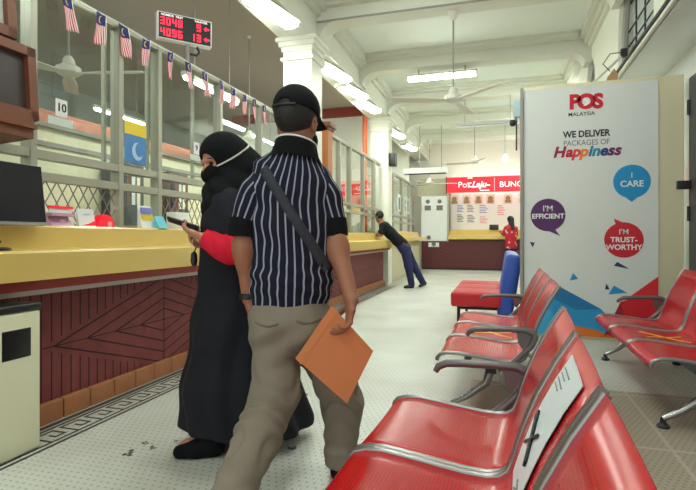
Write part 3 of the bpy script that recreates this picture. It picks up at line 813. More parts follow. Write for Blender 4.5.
# ------------------------------------------------------------------ banner board
bb = empty('banner_board', (0, 5.6, 0), 0, 'tall cream display board with a white printed banner behind the red chairs', 'banner')
box('board', (.24, .02, 0.0), (1.72, .24, 2.64), mat('cream_board', (226, 218, 184), .5), bb, .006)
b = MB(); b.box((.205, -.02, 0), (.235, .06, 2.62)); b.build('side_post', M_TRIM, bb)
box('banner_sheet', (.245, .008, .03), (1.495, .019, 2.60), M_BANNER, bb)
def flat(name, pts, rgb, parent, dy=.006, th=.0015):
    return MB().prism(pts, 'y', dy-th, dy+.0015).build(name, mat('print_%d_%d_%d' % rgb, rgb, .45), parent)
# lower polygons
LB, MBL, DB, RD, OR, DR = (40, 150, 208), (24, 118, 176), (30, 60, 110), (214, 30, 44), (232, 122, 36), (170, 22, 40)
flat('printed_polygon', [(.247, .032), (.247, .33), (.43, .56), (.62, .52), (.98, .32), (1.16, .12), (.98, .05), (.6, .032)], LB, bb, .0065)
flat('printed_polygon', [(.43, .56), (.62, .52), (.98, .32), (.75, .30), (.55, .40)], MBL, bb, .005)
flat('printed_polygon', [(.247, .032), (.247, .20), (.5, .30), (.60, .12), (.45, .032)], (60, 170, 220), bb, .005)
flat('printed_polygon', [(.62, .032), (.72, .14), (.95, .10), (1.1, .032)], OR, bb, .005)
flat('printed_polygon', [(1.0, .032), (1.16, .40), (1.38, .47), (1.493, .44), (1.493, .032)], RD, bb, .006)
flat('printed_polygon', [(1.20, .42), (1.493, .66), (1.493, .45)], (226, 44, 52), bb, .005)
flat('printed_polygon', [(1.0, .032), (1.16, .40), (1.2, .2)], DR, bb, .005)
for pl, c in (([(1.05, .47), (1.10, .56), (1.22, .49)], LB), ([(.69, .60), (.72, .68), (.77, .62)], LB), ([(1.10, .76), (1.13, .80), (1.24, .73)], DB), ([(.30, 1.0), (.35, .99), (.33, .94)], DB), ([(1.02, .52), (1.03, .58), (1.06, .52)], DB)):
    flat('printed_triangle', pl, c, bb, .006)
INKR = mat('logo_red_ink', (206, 24, 46), .45); INKK = mat('black_ink', (36, 36, 40), .5); INKG = mat('grey_ink', (110, 112, 114), .5)
lg = empty('logo', (0, 0, 0)); lg.parent = bb
text('lettering', 'P', .20, INKR, lg, (.735, .0065, 2.435), FRONT, bold=.010)
text('lettering', 'O', .20, INKR, lg, (.845, .0065, 2.432), FRONT, bold=.012)
text('lettering', 'S', .20, INKR, lg, (.955, .0065, 2.428), FRONT, bold=.010)
MB().prism([(.815, 2.47), (.850, 2.432), (.815, 2.394), (.845, 2.394), (.885, 2.432), (.845, 2.47)], 'y', .003, .0075).build('chevron', mat('white_ink', (240, 240, 240), .5), lg)
text('lettering', 'MALAYSIA', .055, INKK, lg, (.80, .0065, 2.312), FRONT, bold=.0004)
sl = empty('slogan', (0, 0, 0)); sl.parent = bb
text('lettering', 'WE DELIVER', .092, INKK, sl, (.845, .0065, 2.105), FRONT, bold=.003, sx=.86)
text('lettering', 'PACKAGES OF', .078, INKG, sl, (.845, .0065, 2.015), FRONT, sx=.86)
xs = .585
for ch, c, wd in (('H', (150, 20, 60), .095), ('a', (206, 30, 60), .068), ('p', (226, 70, 50), .072), ('p', (236, 130, 40), .058), ('i', (30, 120, 170), .054), ('n', (30, 140, 170), .072), ('e', (40, 60, 120), .066), ('s', (90, 30, 100), .06), ('s', (120, 30, 90), .06)):
    text('lettering', ch, .15, mat('print_%d_%d_%d' % c, c, .45), sl, (xs, .0065, 1.925), FRONT, bold=.006, shear=.25); xs += wd
def bubble(cx, cz, r, rgb, tail, lines, label):
    e_ = empty('speech_bubble', (0, 0, 0)); e_.parent = bb; e_['label'] = label
    flat('bubble_disc', [(cx + r*math.cos(i*PI/20), cz + r*math.sin(i*PI/20)) for i in range(40)], rgb, e_, .0065)
    flat('bubble_tail', tail, rgb, e_, .0078)
    for (tx, zz, sz, bd) in lines: text('lettering', tx, sz, mat('white_ink', 0), e_, (cx, .0042, zz), FRONT, bold=bd*.45, ext=.0008)
bubble(.479, 1.28, .17, (84, 34, 96), [(.36, 1.17), (.60, 1.06), (.54, 1.14)], [("I'M", 1.345, .085, .001), ('EFFICIENT', 1.265, .070, .004)], 'purple speech bubble')
bubble(1.261, 1.605, .168, (24, 148, 206), [(1.18, 1.47), (1.26, 1.40), (1.34, 1.47)], [('I', 1.665, .075, .001), ('CARE', 1.58, .085, .004)], 'blue speech bubble')
bubble(1.189, 1.02, .178, (206, 28, 46), [(1.10, 1.235), (1.12, 1.16), (1.26, 1.16)], [("I'M", 1.10, .075, .001), ('TRUST-', 1.02, .074, .004), ('WORTHY', .945, .074, .004)], 'red speech bubble')

# bits above the board: bracket arm with cable loop, flex and lamp
e = empty('bracket_arm', (1.2, 5.8, 2.64), 0, 'slanted white bracket arm with a dark clamp and cable loop above the display board', 'bracket')
MB().tube([(-.30, .0, 0.0), (.02, .0, .30)], .014, 8).build('arm', M_FANW, e)
box('clamp', (.0, -.03, .28), (.06, .03, .36), M_DARKMETAL, e)
MB().tube([(.03, 0, .33), (-.10, -.02, .32), (-.17, -.02, .22), (-.10, -.01, .14)], .005, 6).build('cable', M_BLACK, e, True)
MB().prism([(-.14, 0), (-.02, 0), (.0, .14), (-.04, .20), (-.10, .12)], 'y', .10, .14).build('timber_plate', mat('tan_plate', (190, 150, 110), .6), e)
e = empty('junction_box', (.19, 5.62, 2.33), 0, 'pale blue electrical box with a small black camera beside the banner board', 'camera')
box('box', (-.05, 0, .0), (.03, .1, .17), mat('pale_blue_box', (180, 206, 214), .5), e, .004)
MB().tube([(-.02, .04, .02), (-.04, .0, -.05)], .012, 8).build('mount', M_TRIM, e)
MB().lathe((-.06, -.02, -.07), [(.02, -.03), (.035, -.01), (.03, .03)], 14).build('camera_dome', M_BLACK, e)
MB().tube([(-.02, .06, .0), (-.02, .06, -.35)], .008, 6).build('cable', M_BLACK, e)

# unlit batten, pendant bulb, speaker, air curtain
e = empty('unlit_batten', (-.1, 10.65, 3.36), 0, 'unlit grey fluorescent batten under the third beam left of the board', 'ceiling light')
box('housing', (-.75, -.04, 0), (.45, .04, .06), mat('grey_batten', (170, 172, 164), .5), e)
MB().tube([(-.78, 0, -.02), (.46, 0, -.02)], .016, 8).build('tube', M_WHITE, e)
b = MB(); b.tube([(-.6, 0, .05), (-.6, 0, .57)], .008, 6); b.tube([(.3, 0, .05), (.3, 0, .57)], .008, 6); b.build('rod', M_TRIM, e)
e = empty('pendant_bulb', (.12, 12.9, 3.93), 0, 'lit bulb hanging on a thin cord before the back wall', 'light bulb')
MB().tube([(0, 0, 0), (0, 0, -.85)], .007, 6).build('cord', M_TRIM, e)
MB().lathe((0, 0, -.95), [(.02, .10), (.05, .06), (.055, -.02), (.04, -.06), (.01, -.09)], 16).build('bulb', M_BULB, e, True)
e = empty('wall_speaker', (-2.30, 10.9, 2.62), 0, 'black loudspeaker on the far pillar', 'speaker')
box('body', (-.05, -.09, 0), (.10, .1, .28), M_BLACK, e, .01)
MB().tube([(-.05, 0, .14), (-.02, 0, .14)], .03, 8).build('bracket', M_DARKMETAL, e)
e = empty('air_curtain', (-2.05, 14.0, 2.82), 0, 'long pale air curtain unit hung high at the back left', 'air conditioner')
MB().prism([(-.14, .0), (-.12, .14), (.08, .17), (.12, .1), (.12, 0)], 'x', -.55, .65).build('casing', M_WHITE, e)
b = MB()
for k in range(4): b.box((-.53, -.10+.05*k, -.012), (.63, -.075+.05*k, .002))
b.build('louvre', M_DARKMETAL, e)
b = MB(); b.tube([(-.1, 0, .14), (-.1, 0, 1.38)], .01, 6); b.tube([(.5, 0, .14), (.5, 0, 1.38)], .01, 6); b.build('rod', M_TRIM, e)

# ------------------------------------------------------------------ back counter, sign and notices
e = empty('parcel_counter', (0, 16.3, 0), 0, 'far counter with yellow top and dark maroon boards under the red sign', 'counter')
box('front_panel', (-2.45, 0, .05), (1.3, .1, .96), M_WOODB, e)
box('plinth', (-2.45, .02, 0), (1.3, .1, .05), M_BLACK, e)
MB().prism([(-.12, .98), (-.12, 1.10), (.20, 1.11), (.20, 1.28), (.75, 1.28), (.75, .98)], 'x', -1.58, 1.3).build('counter_top', M_YEL, e)
box('white_partition', (-2.45, -.02, .92), (-1.62, .08, 2.36), M_PAPER, e)
box('end_post', (-1.62, -.04, .9), (-1.58, .1, 2.95), M_ALU, e)
struct(box('trim_9', (-2.6, 16.45, 2.36), (-1.55, 16.5, 2.95), M_GREYCURT))
struct(box('wall_parcel', (-1.58, 17.05, 0), (1.4, 17.15, 2.96), M_PAPER))
s = empty('shop_sign', (0, 16.28, 0), 0, 'long red sign with white lettering over the far counter', 'sign')
box('panel', (-1.63, -.04, 2.46), (1.35, .0, 2.95), M_SIGNRED, s)
box('edge', (-1.66, -.05, 2.44), (-1.63, .02, 2.97), M_BLACK, s)
text('lettering', 'Pos', .27, M_SIGNWHITE, s, (-1.28, -.042, 2.70), FRONT, align='LEFT')
text('lettering', 'Laju', .27, M_SIGNWHITE, s, (-.86, -.042, 2.70), FRONT, align='LEFT', bold=.008, shear=.3)
b = MB()
for (xa, za, L) in ((-1.0, 2.74, .14), (-.98, 2.62, .55), (-.45, 2.66, .16), (-.60, 2.50, .28), (-.98, 2.90, .15)): b.box((xa, -.044, za), (xa+L, -.04, za+.03))
b.build('speed_lines', M_SIGNWHITE, s)
b = MB(); b.box((-.17, -.042, 2.5), (-.16, -.04, 2.9)); b.build('divider', M_SIGNWHITE, s)
text('lettering', 'BUNGKUSAN', .25, M_SIGNWHITE, s, (-.02, -.042, 2.68), FRONT, align='LEFT')
MK = mat('sepia_print', (150, 130, 104), .6)
def notice(x_, z_, wd, ht, y_, label, kind=0):
    e_ = empty('wall_notice', (x_, y_, z_), 0, label, 'notice', 'notices around the far counter')
    box('sheet', (-wd/2, -.006, -ht/2), (wd/2, 0, ht/2), M_PAPER if kind != 2 else mat('cream_print', (224, 208, 180), .6), e_)
    if kind == 0:
        b_ = MB(); b_.lathe((0, -.008, .06*ht/.4), [(.07, 0), (.07, .003)], 12, 'y'); b_.box((-.10, -.008, -ht*.42), (.10, -.006, -.05)); b_.build('print', INKG, e_)
    elif kind == 1:
        b_ = MB()
        for k in range(5): b_.box((-wd*.4, -.008, ht*.38-k*ht*.18), (wd*(.1+.06*(k*7 % 5)), -.006, ht*.47-k*ht*.18))
        b_.build('print', random.choice([mat('ink_blue', (110, 140, 200), .6), mat('ink_pink', (220, 150, 160), .6), INKG]), e_)
    else:
        b_ = MB(); b_.lathe((0, -.008, .02), [(.08, 0), (.08, .003)], 10, 'y'); b_.box((-.09, -.008, -ht*.42), (.09, -.006, -.04)); b_.build('print', MK, e_)
notice(-2.24, 2.12, .36, .50, 16.27, 'left portrait notice on the white partition beside the far counter')
notice(-1.86, 2.12, .36, .50, 16.27, 'right portrait notice on the white partition beside the far counter')
notice(-2.86+.65, 1.02, .24, .10, 16.27, 'small white label at the foot of the white partition')
notice(-2.05, .80, .34, .14, 16.29, 'small white and red notice on the dark boards below the white partition')
for i, xx in enumerate((-1.46, -1.06, -.68, -.30, .25, .7)):
    notice(xx, 2.30, .26, .32, 17.04, '%s small sepia picture in the row under the red sign' % ord_[i], 2)
k = 0
for (xx, zz, wd, ht) in ((-1.25, 1.98, .30, .28), (-.92, 1.98, .30, .28), (-.5, 1.95, .36, .32), (-1.25, 1.66, .3, .3), (-.9, 1.64, .34, .3), (-.5, 1.60, .34, .28), (.05, 1.9, .30, .4)):
    notice(xx, zz, wd, ht, 17.04, 'printed paper on the white wall behind the far counter, %s of the group' % ord_[k], 1); k += 1
box_o = empty('card_terminal', (-.18, 16.42, 1.28), 0, 'small black terminal standing on the far yellow counter', 'terminal')
box('body', (-.14, 0, 0), (.14, .12, .16), M_BLACK, box_o, .01); box('foot', (-.06, .0, -.0), (.06, .16, .02), M_DARKMETAL, box_o)
# notices behind far-left glazing
for i, (xx, zz) in enumerate(((13.0, 1.95), (14.3, 1.95))):
    e_ = empty('wall_notice', (-2.545, xx, zz), 0, ['near', 'far'][i] + ' grey portrait notice on the glazing past the far pillar', 'notice', 'notices around the far counter')
    box('sheet', (0, -.2, -.22), (.006, .2, .22), M_PAPER, e_); box('print', (.006, -.1, -.18), (.008, .1, .14), INKG, e_)

# ------------------------------------------------------------------ beam chairs
PROF = [(.000, .335), (.003, .352), (.018, .370), (.055, .382), (.11, .384), (.19, .376), (.28, .365), (.36, .356), (.42, .354), (.455, .361), (.480, .38), (.495, .415), (.510, .47), (.530, .53), (.562, .61), (.608, .70), (.660, .785)]
PITCH = .55
def shell_mesh(wd=.262):
    me = bpy.data.meshes.new('seat_shell'); nu = 8; vs, fs, uv = [], [], []
    Ls = [0]
    for i in range(1, len(PROF)): Ls.append(Ls[-1] + math.dist(PROF[i], PROF[i-1]))
    for i, (px, pz) in enumerate(PROF):
        for j in range(nu+1):
            t = j/nu; dish = .008*math.sin(t*PI)
            nx, nz = (0, -1) if i < 9 else (.6, -.2)
            vs.append((px + nx*dish, (t*2-1)*wd, pz + nz*dish)); uv.append((t, Ls[i]/Ls[-1]))
    for i in range(len(PROF)-1):
        for j in range(nu): fs.append((i*(nu+1)+j, i*(nu+1)+j+1, (i+1)*(nu+1)+j+1, (i+1)*(nu+1)+j))
    me.from_pydata(vs, [], fs); L = me.uv_layers.new(name='UVMap')
    for p in me.polygons:
        p.use_smooth = True
        for li in p.loop_indices: L.data[li].uv = uv[me.loops[li].vertex_index]
    me.materials.append(M_PERF); return me
SHELL = shell_mesh()
def arm_part(parent, y):
    a = MB(); path = [(.170, .494), (.182, .515), (.215, .531), (.285, .536), (.40, .540), (.49, .540), (.525, .526), (.532, .50), (.515, .455), (.455, .39), (.40, .34), (.34, .32)]
    a.tube([(px, y, pz) for px, pz in path], [.012, .015, .016, .016, .016, .018, .02, .02, .018, .017, .018, .02], 10, upv=(0, 1, 0))
    a.prism([(.435, .526), (.51, .526), (.51, .49), (.47, .435), (.45, .455)], 'y', y-.006, y+.006)
    return a.build('armrest', M_ARM, parent, True)
def beam_chair(name, loc, rz, label, arms, legs, nseat=3):
    e = empty(name, loc, rz, label, 'waiting chairs')
    for k in range(nseat):
        o = bpy.data.objects.new('seat_shell', SHELL); COL.objects.link(o); o.parent = e; o.location = (0, PITCH*(k+.5), 0)
        s_ = o.modifiers.new('thick', 'SOLIDIFY'); s_.thickness = .003; s_.offset = -1
        for sg in (-1, 1):
            MB().tube([(px, sg*.262, pz) for px, pz in PROF], .0115, 10).build('edge_frame', M_RIM, o, True)
    b = MB(); b.box((.27, .05, .27), (.33, PITCH*nseat-.05, .33)); b.build('beam', M_BLACK, e)
    b = MB(); b.box((.41, .05, .28), (.44, PITCH*nseat-.05, .32)); b.build('beam', M_STEEL, e)
    for yy in arms: arm_part(e, yy)
    for yy in legs:
        l = MB()
        l.tube([(.07, yy, .05), (.16, yy, .10), (.27, yy, .19), (.30, yy, .28)], [.016, .02, .024, .028], 10, upv=(0, 1, 0))
        l.tube([(.60, yy, .05), (.50, yy, .10), (.38, yy, .19), (.36, yy, .28)], [.016, .02, .024, .028], 10, upv=(0, 1, 0))
        lg_ = l.build('leg', M_STEEL, e, True)
        for px in (.07, .60):
            MB().lathe((px, yy, 0), [(.03, 0), (.034, .012), (.016, .028), (.014, .055)], 14).build('rubber_foot', M_DARKMETAL, lg_, True)
    return e
cA = beam_chair('beam_chair', (-.515, .44, 0), R(-3.1), 'front row of red perforated metal chairs with a white paper sign on one backrest', (1.66,), (.25, 1.42))
cB = beam_chair('beam_chair', (-.35, 2.92, 0), R(-.6), 'middle row of red metal chairs with a yellow tape cross, before the padded bench', (-.012, 1.66), (.15, 1.5))
cR = beam_chair('beam_chair', (.79, 3.10, 0), 0, 'red metal chair row on the right in front of the cream board edge', (1.66,), (.04, 1.62))
M_TAPE = mat('yellow_tape', (236, 170, 50), .5)
def tape(parent, y):
    b = MB()
    for sg in (-1, 1):
        n = 10; pts = []
        for i in range(n+1):
            t = i/n; px = .16 + .26*t; py = y + sg*(.10 - .20*t)
            pz = np.interp(px, [p[0] for p in PROF[:10]], [p[1] for p in PROF[:10]]) - .008*math.cos((py-y)/.262*PI/2) + .0055
            pts.append((px, py, pz))
        for i in range(n):
            (xa, ya, za), (xb, yb, zb) = pts[i], pts[i+1]
            dxy = math.hypot(xb-xa, yb-ya); ox, oy = -(yb-ya)/dxy*.014, (xb-xa)/dxy*.014
            b.add([(xa-ox, ya-oy, za), (xa+ox, ya+oy, za), (xb+ox, yb+oy, zb), (xb-ox, yb-oy, zb), (xa-ox, ya-oy, za-.002), (xa+ox, ya+oy, za-.002), (xb+ox, yb+oy, zb-.002), (xb-ox, yb-oy, zb-.002)],
                  [(0,1,2,3), (4,7,6,5), (0,3,7,4), (1,5,6,2), (0,4,5,1), (2,6,7,3)])
    b.build('tape_cross', M_TAPE, parent)
tape(cB, .82); tape(cR, .82)
# paper sign on backrest of the middle front chair
sg_ = empty('paper_sign', (0, 0, 0)); sg_.parent = cA; sg_['label'] = 'white paper distancing sign on the backrest'
def back_pt(s_, yy, off):          # s_ 0..1 up the backrest, yy across
    pr = PROF[11:]; zs = np.interp(s_, np.linspace(0, 1, len(pr)), [p[1] for p in pr]); xs_ = np.interp(s_, np.linspace(0, 1, len(pr)), [p[0] for p in pr])
    t = (yy - PITCH*1.5)/.262
    return (xs_ + .6*.008*math.cos(t*PI/2) - off, yy, zs)
def back_patch(name, s0, s1, ya, yb, off, m, parent):
    b = MB(); n = 6; vs = []
    for i in range(n+1):
        for yy in (ya, (ya+yb)/2, yb):
            vs.append(back_pt(s0 + (s1-s0)*i/n, yy, off))
    for i in range(n+1):
        for yy in (ya, (ya+yb)/2, yb):
            vs.append(back_pt(s0 + (s1-s0)*i/n, yy, off-.0015))
    fs = []; q = 3*(n+1)
    for i in range(n):
        for j in range(2):
            a = i*3+j; fs += [(a, a+1, a+4, a+3), (q+a, q+a+3, q+a+4, q+a+1)]
    b.add(vs, fs).build(name, m, parent)
PC = PITCH*1.5
back_patch('sheet', .10, .93, PC-.15, PC+.13, .009, mat('pale_sign_paper', (216, 226, 228), .35), sg_)
b = MB()
for a_, c_ in (((.42, -.05), (.60, .09)), ((.60, -.05), (.42, .09)), ((.44, -.05), (.62, .09))):
    p = [back_pt(a_[0] + (c_[0]-a_[0])*i/5, PC + a_[1] + (c_[1]-a_[1])*i/5, .0125) for i in range(6)]
    b.tube(p, .004, 6)
b.build('cross_mark', M_BLACK, sg_)
for s_, ya, yb in ((.87, -.01, .10), (.84, .02, .10), (.81, .0, .10), (.78, .03, .10), (.27, -.12, -.02), (.23, -.12, -.04), (.19, -.12, -.01)):
    MB().tube([back_pt(s_, PC+ya, .0108), back_pt(s_, PC+yb, .0108)], .0018, 5).build('small_print', INKG, sg_)

# red and blue upholstered bench
e = empty('padded_bench', (-.53, 5.70, 0), 0, 'red padded bench with a blue backrest behind the middle chair row', 'bench')
for k in range(3):
    box('seat_cushion', (0, .54*k, .27), (.55, .54*k+.535, .435), M_REDVINYL, e, .03)
for k in range(3):
    b = MB().box((.0, .54*k, .0), (.17, .54*k+.535, .70), .05); 
    o = b.build('back_cushion', M_BLUEVINYL, e, True, loc=(.49, 0, .18)); o.rotation_euler = (0, R(9), 0)
b = MB()
for yy in (.1, 1.5):
    for xx in (.08, .55): b.tube([(xx, yy, 0), (xx, yy, .28)], .018, 8)
    b.tube([(.08, yy, .25), (.55, yy, .25)], .018, 8)
b.build('frame', M_DARKMETAL, e)

# ------------------------------------------------------------------ man in the cap
CY, SY = math.cos(YAW), math.sin(YAW)
def place(l, c): return (l*CY - c*SY, l*SY + c*CY, 0)
man = empty('person', place(-.2, 2.15), YAW, 'person in a black cap and navy striped shirt walking away with a brown envelope', 'person')
F = Field((-.42, -.62, -.02), (.42, .42, 1.75), .006)
HC = (-.015, -.02, 1.535); hf = nrm((.38, .92, -.10))
HP = add_head(F, HC, hf, 1.06)
F.cone((-.02, -.02, 1.50), (-.03, -.01, 1.36), (.062, .062), (.066, .066), .03)
F.chain([(-.045, .0, 1.34), (-.055, 0, 1.22), (-.05, 0, 1.0), (-.05, 0, .84), (-.05, 0, .74)], [(.12, .07), (.155, .10), (.14, .10), (.13, .10), (.13, .11)], .05)
LA = [(-.18, -.02, 1.28), (-.240, -.04, 1.02), (-.222, -.03, .79)]
RA = [(.085, .02, 1.29), (.152, -.02, 1.015), (.214, -.14, .80)]
F.chain(LA, [.046, .040, .028], .03); F.chain(RA, [.046, .041, .029], .03)
F.ell((-.240, -.04, .985), (.040, .044, .07), .03); F.ell((.160, -.025, .985), (.042, .045, .07), .03)
add_hand(F, (.215, -.148, .795), (-.14, -.16, -1), (-.90, -.22, 0), (0, .9, .2), [.52, .62, .72, .82], 1.08)
add_hand(F, (-.222, -.03, .785), (.16, .03, -1), (.9, .25, 0), (.1, 1, 0), [.22, .26, .3, .34], 1.0)
F.chain([(-.12, 0, .76), (-.09, -.07, .41), (-.22, -.36, .13)], [.07, .05, .038], .03)
F.chain([(.03, 0, .76), (.175, .10, .41), (.165, .03, .09)], [.07, .05, .038], .03)
F.chain([(-.22, -.36, .11), (-.22, -.24, .045)], [.035, .03], .02)
F.chain([(.165, .03, .06), (.175, .15, .04)], [.035, .03], .02)
F.mesh('body', M_SKIN_M, man)
# hair, cap, mask
f_, s_, u_ = head_frame(hf); A_ = (f_, s_, u_)
G = Field((-.2, -.2, 1.38), (.2, .2, 1.75), .004)
G.ell(HP(-.018, 0, .03), (.110, .088, .100), .01, A_)
G.ell(HP(.09, 0, -.06), (.075, .11, .10), .01, A_, cut=True); G.half(HP(-.02, 0, -.065), -u_)
for q in (-1, 1): G.ell(HP(.006, q*.09, -.012), (.026, .03, .038), .008, A_, cut=True)
G.mesh('hair', M_HAIR, man)
G = Field((-.22, -.2, 1.45), (.25, .3, 1.75), .004)
G.ell(HP(-.012, 0, .05), (.118, .096, .106), .01, A_)
G.half(HP(0, 0, .028), -(u_ + f_*.10)); 
G.cone(HP(.07, 0, .035), HP(.165, 0, .020), (.072, .009), (.062, .006), .012, xa=s_)
G.ell(HP(-.135, 0, .050), (.03, .034, .014), .006, A_, cut=True)
cap = G.mesh('cap', M_BLACKCLOTH, man)
MB().lathe(tuple(HP(-.012, 0, .145)), [(.010, 0), (.009, .006), (.004, .008)], 12).build('cap_button', M_TRIM, cap)
MB().tube([tuple(HP(-.116, -.05+.1*i/8, .036) - f_*(.012*math.sin(i/8*PI) - .004)) for i in range(9)], .006, 6).build('cap_strap', M_BLACK, cap)
G = Field((-.2, -.2, 1.38), (.2, .2, 1.62), .004)
G.ell(HP(.045, 0, -.058), (.075, .068, .056), .01, A_); G.half(HP(.02, 0, 0), -f_)
mk = G.mesh('face_mask', M_BLACKCLOTH, man)
b = MB()
for q in (-1, 1): b.tube([tuple(HP(.03, q*.064, -.04)), tuple(HP(.0, q*.082, -.03)), tuple(HP(-.02, q*.085, -.002))], .003, 5)
b.build('ear_loop', M_BLACK, mk)
# shirt
S = Field((-.40, -.30, .66), (.36, .32, 1.48), .006)
SH = [(-.030, 0, 1.385), (-.045, 0, 1.33), (-.055, 0, 1.25), (-.055, -.0, 1.10), (-.045, 0, .95), (-.045, -.005, .86), (-.055, 0, .76)]
SR = [(.085, .075), (.145, .092), (.172, .115), (.172, .122), (.160, .122), (.168, .130), (.166, .135)]
S.chain(SH, SR, .04)
SLV = (([(-.150, -.010, 1.290), (-.200, -.022, 1.225), (-.236, -.04, 1.12)], [.070, .068, .060], -1), ([(.060, .02, 1.298), (.102, .015, 1.225), (.132, .005, 1.12)], [.070, .066, .060], 1))
WR = lambda X, Y, Z: np.exp(-((Z-.88)/.07)**2)*np.sin(Z*95 + 5*np.sin(X*9)) + .5*np.sin(X*38+Z*14+Y*20)*np.exp(-((Z-.98)/.2)**2) + .5*np.sin(Z*55+X*40)
S.wrinkle(WR, .0045); S.half((0, 0, .735), (.12, 0, -1))
M_SHIRT = mat('striped_navy_shirt', (34, 36, 56), .85, spec=.2)
nt = M_SHIRT.node_tree; at = nt.nodes.new('ShaderNodeAttribute'); at.attribute_name = 'stripe'
sv = N(nt, at.outputs['Fac'])
st_ = ((sv / .037).frac() - .5).abs().lt(.105)
two(M_SHIRT, st_, (26, 27, 44), (150, 152, 164))
def stripes(o, fn):
    me = o.data; n_ = len(me.vertices); V = np.empty(n_*3, np.float32); me.vertices.foreach_get('co', V); V = V.reshape(-1, 3)
    at_ = me.attributes.new('stripe', 'FLOAT', 'POINT'); at_.data.foreach_set('value', fn(V).astype(np.float32))
so = S.mesh('shirt', M_SHIRT, man)
stripes(so, lambda V: np.arctan2(V[:, 0] - np.interp(V[:, 2], [.7, .95, 1.2, 1.4], [-.05, -.045, -.055, -.025]), -V[:, 1])*.155 + .02)
for pts_, rs_, sg in SLV:
    G = Field((-.40, -.20, .95), (.36, .20, 1.45), .006); G.chain(pts_, rs_, .02); G.wrinkle(WR, .0045)
    slo = G.mesh('sleeve', M_SHIRT, man)
    def sf(V, pts_=pts_):
        zz_ = [p[2] for p in pts_][::-1]
        ax = np.interp(V[:, 2], zz_, [p[0] for p in pts_][::-1]); ay = np.interp(V[:, 2], zz_, [p[1] for p in pts_][::-1])
        return np.arctan2(V[:, 0]-ax, -(V[:, 1]-ay))*.07 + .01
    stripes(slo, sf)
# collar with white piping, cuffs
b = MB(); n = 28; ring = []
def ringpts(c, rx, ry, tx=0, ty=0): return [(c[0] + rx*math.cos(i*2*PI/n), c[1] + ry*math.sin(i*2*PI/n), c[2] + tx*math.cos(i*2*PI/n) + ty*math.sin(i*2*PI/n)) for i in range(n)]
rr = [ringpts((-.030, -.005, 1.362), .122, .098, -.01, -.03), ringpts((-.026, -.012, 1.395), .102, .088, -.008, -.025), ringpts((-.022, -.016, 1.446), .088, .080, -.012, -.022), ringpts((-.022, -.016, 1.446), .082, .074, -.012, -.022), ringpts((-.024, -.012, 1.37), .080, .072, .0, -.018)]
b.add([p for r_ in rr for p in r_], [(i*n+q, i*n+(q+1)%n, (i+1)*n+(q+1)%n, (i+1)*n+q) for i in range(len(rr)-1) for q in range(n)])
col_ = b.build('collar', M_BLACKCLOTH, man, 'all')
MB().tube(ringpts((-.022, -.016, 1.448), .087, .079, -.012, -.022) + [ringpts((-.022, -.016, 1.448), .087, .079, -.012, -.022)[0]], .0042, 6).build('collar_piping', M_PAPER, col_, True)
for (a0, a1, r0) in (((-.236, -.038, 1.128), (-.243, -.043, 1.052), .064), ((.131, .006, 1.128), (.138, .001, 1.052), .064)):
    MB().tube([a0, tuple((np.array(a0)+np.array(a1))/2), a1], [r0-.002, r0, r0-.001], 20).build('sleeve_cuff', M_BLACKCLOTH, man, True)
# shoulder-strap trims and sling strap draped on the back
def drape(path, off):
    out = []
    for (px, pz) in path:
        yy = -.29
        while yy < .0 and S.val((px, yy, pz)) > 0: yy += .004
        out.append(np.array((px, yy - off, pz)))
    return out
def ribbon(path, wd, off, name, m, parent):
    n = len(path); up = []; lo = []
    for i in range(n):
        a = np.array(path[max(0, i-1)]); c = np.array(path[min(n-1, i+1)]); d_ = (c-a)/np.linalg.norm(c-a); nn = np.array((-d_[1], d_[0]))*wd/2
        up.append(tuple(np.array(path[i])+nn)); lo.append(tuple(np.array(path[i])-nn))
    U, L_, C = drape(up, off), drape(lo, off), drape(path, off+.003)
    for arr in (U, L_, C):
        yv = np.array([p[1] for p in arr]); yv = np.convolve(np.pad(yv, 2, mode='edge'), np.ones(5)/5, 'valid')
        for p, q in zip(arr, yv): p[1] = min(p[1], q)
    vs = []; fs = []
    for i in range(n):
        for p in (U[i], C[i], L_[i]): vs.append(tuple(p))
        for p in (U[i], C[i], L_[i]): vs.append((p[0], p[1]+.006, p[2]))
    for i in range(n-1):
        o = i*6; q = o+6
        fs += [(o, o+1, q+1, q), (o+1, o+2, q+2, q+1), (o+3, q+3, q+4, o+4), (o+4, q+4, q+5, o+5), (o, q, q+3, o+3), (o+2, o+5, q+5, q+2)]
    return MB().add(vs, fs).build(name, m, parent, 'all')
pth = [(-.150 + (.118+.150)*t, 1.335 + (.915-1.335)*t - .03*math.sin(t*PI)*0) for t in np.linspace(0, 1, 26)]
strap = ribbon(pth, .042, .004, 'sling_strap', mat('charcoal_strap', (44, 46, 56), .7), man)
# trousers
T = Field((-.40, -.60, .06), (.42, .42, .92), .007)
T.chain([(-.05, 0, .82), (-.05, 0, .72)], [(.155, .12), (.168, .14)], .03)
T.ell((-.10, -.06, .68), (.095, .10, .10), .04); T.ell((.0, -.06, .68), (.095, .10, .10), .04)
T.chain([(-.115, -.01, .68), (-.098, -.07, .42), (-.15, -.20, .27), (-.228, -.385, .10)], [(.105, .12), (.092, .10), (.085, .088), (.075, .08)], .04)
T.chain([(.025, .0, .68), (.135, .07, .44), (.175, .09, .30), (.168, .03, .09)], [(.105, .12), (.090, .10), (.084, .09), (.072, .08)], .04)
T.wrinkle(lambda X, Y, Z: np.sin(Z*70 + 18*X + 4*np.sin(Y*30))*np.exp(-((Z-.36)/.13)**2) + .7*np.sin(Z*48 - 30*X)*np.exp(-((Z-.62)/.12)**2) + .5*np.sin(Z*90+20*Y)*np.exp(-((Z-.14)/.06)**2), .008)
tro = T.mesh('trousers', M_TROUSER, man)
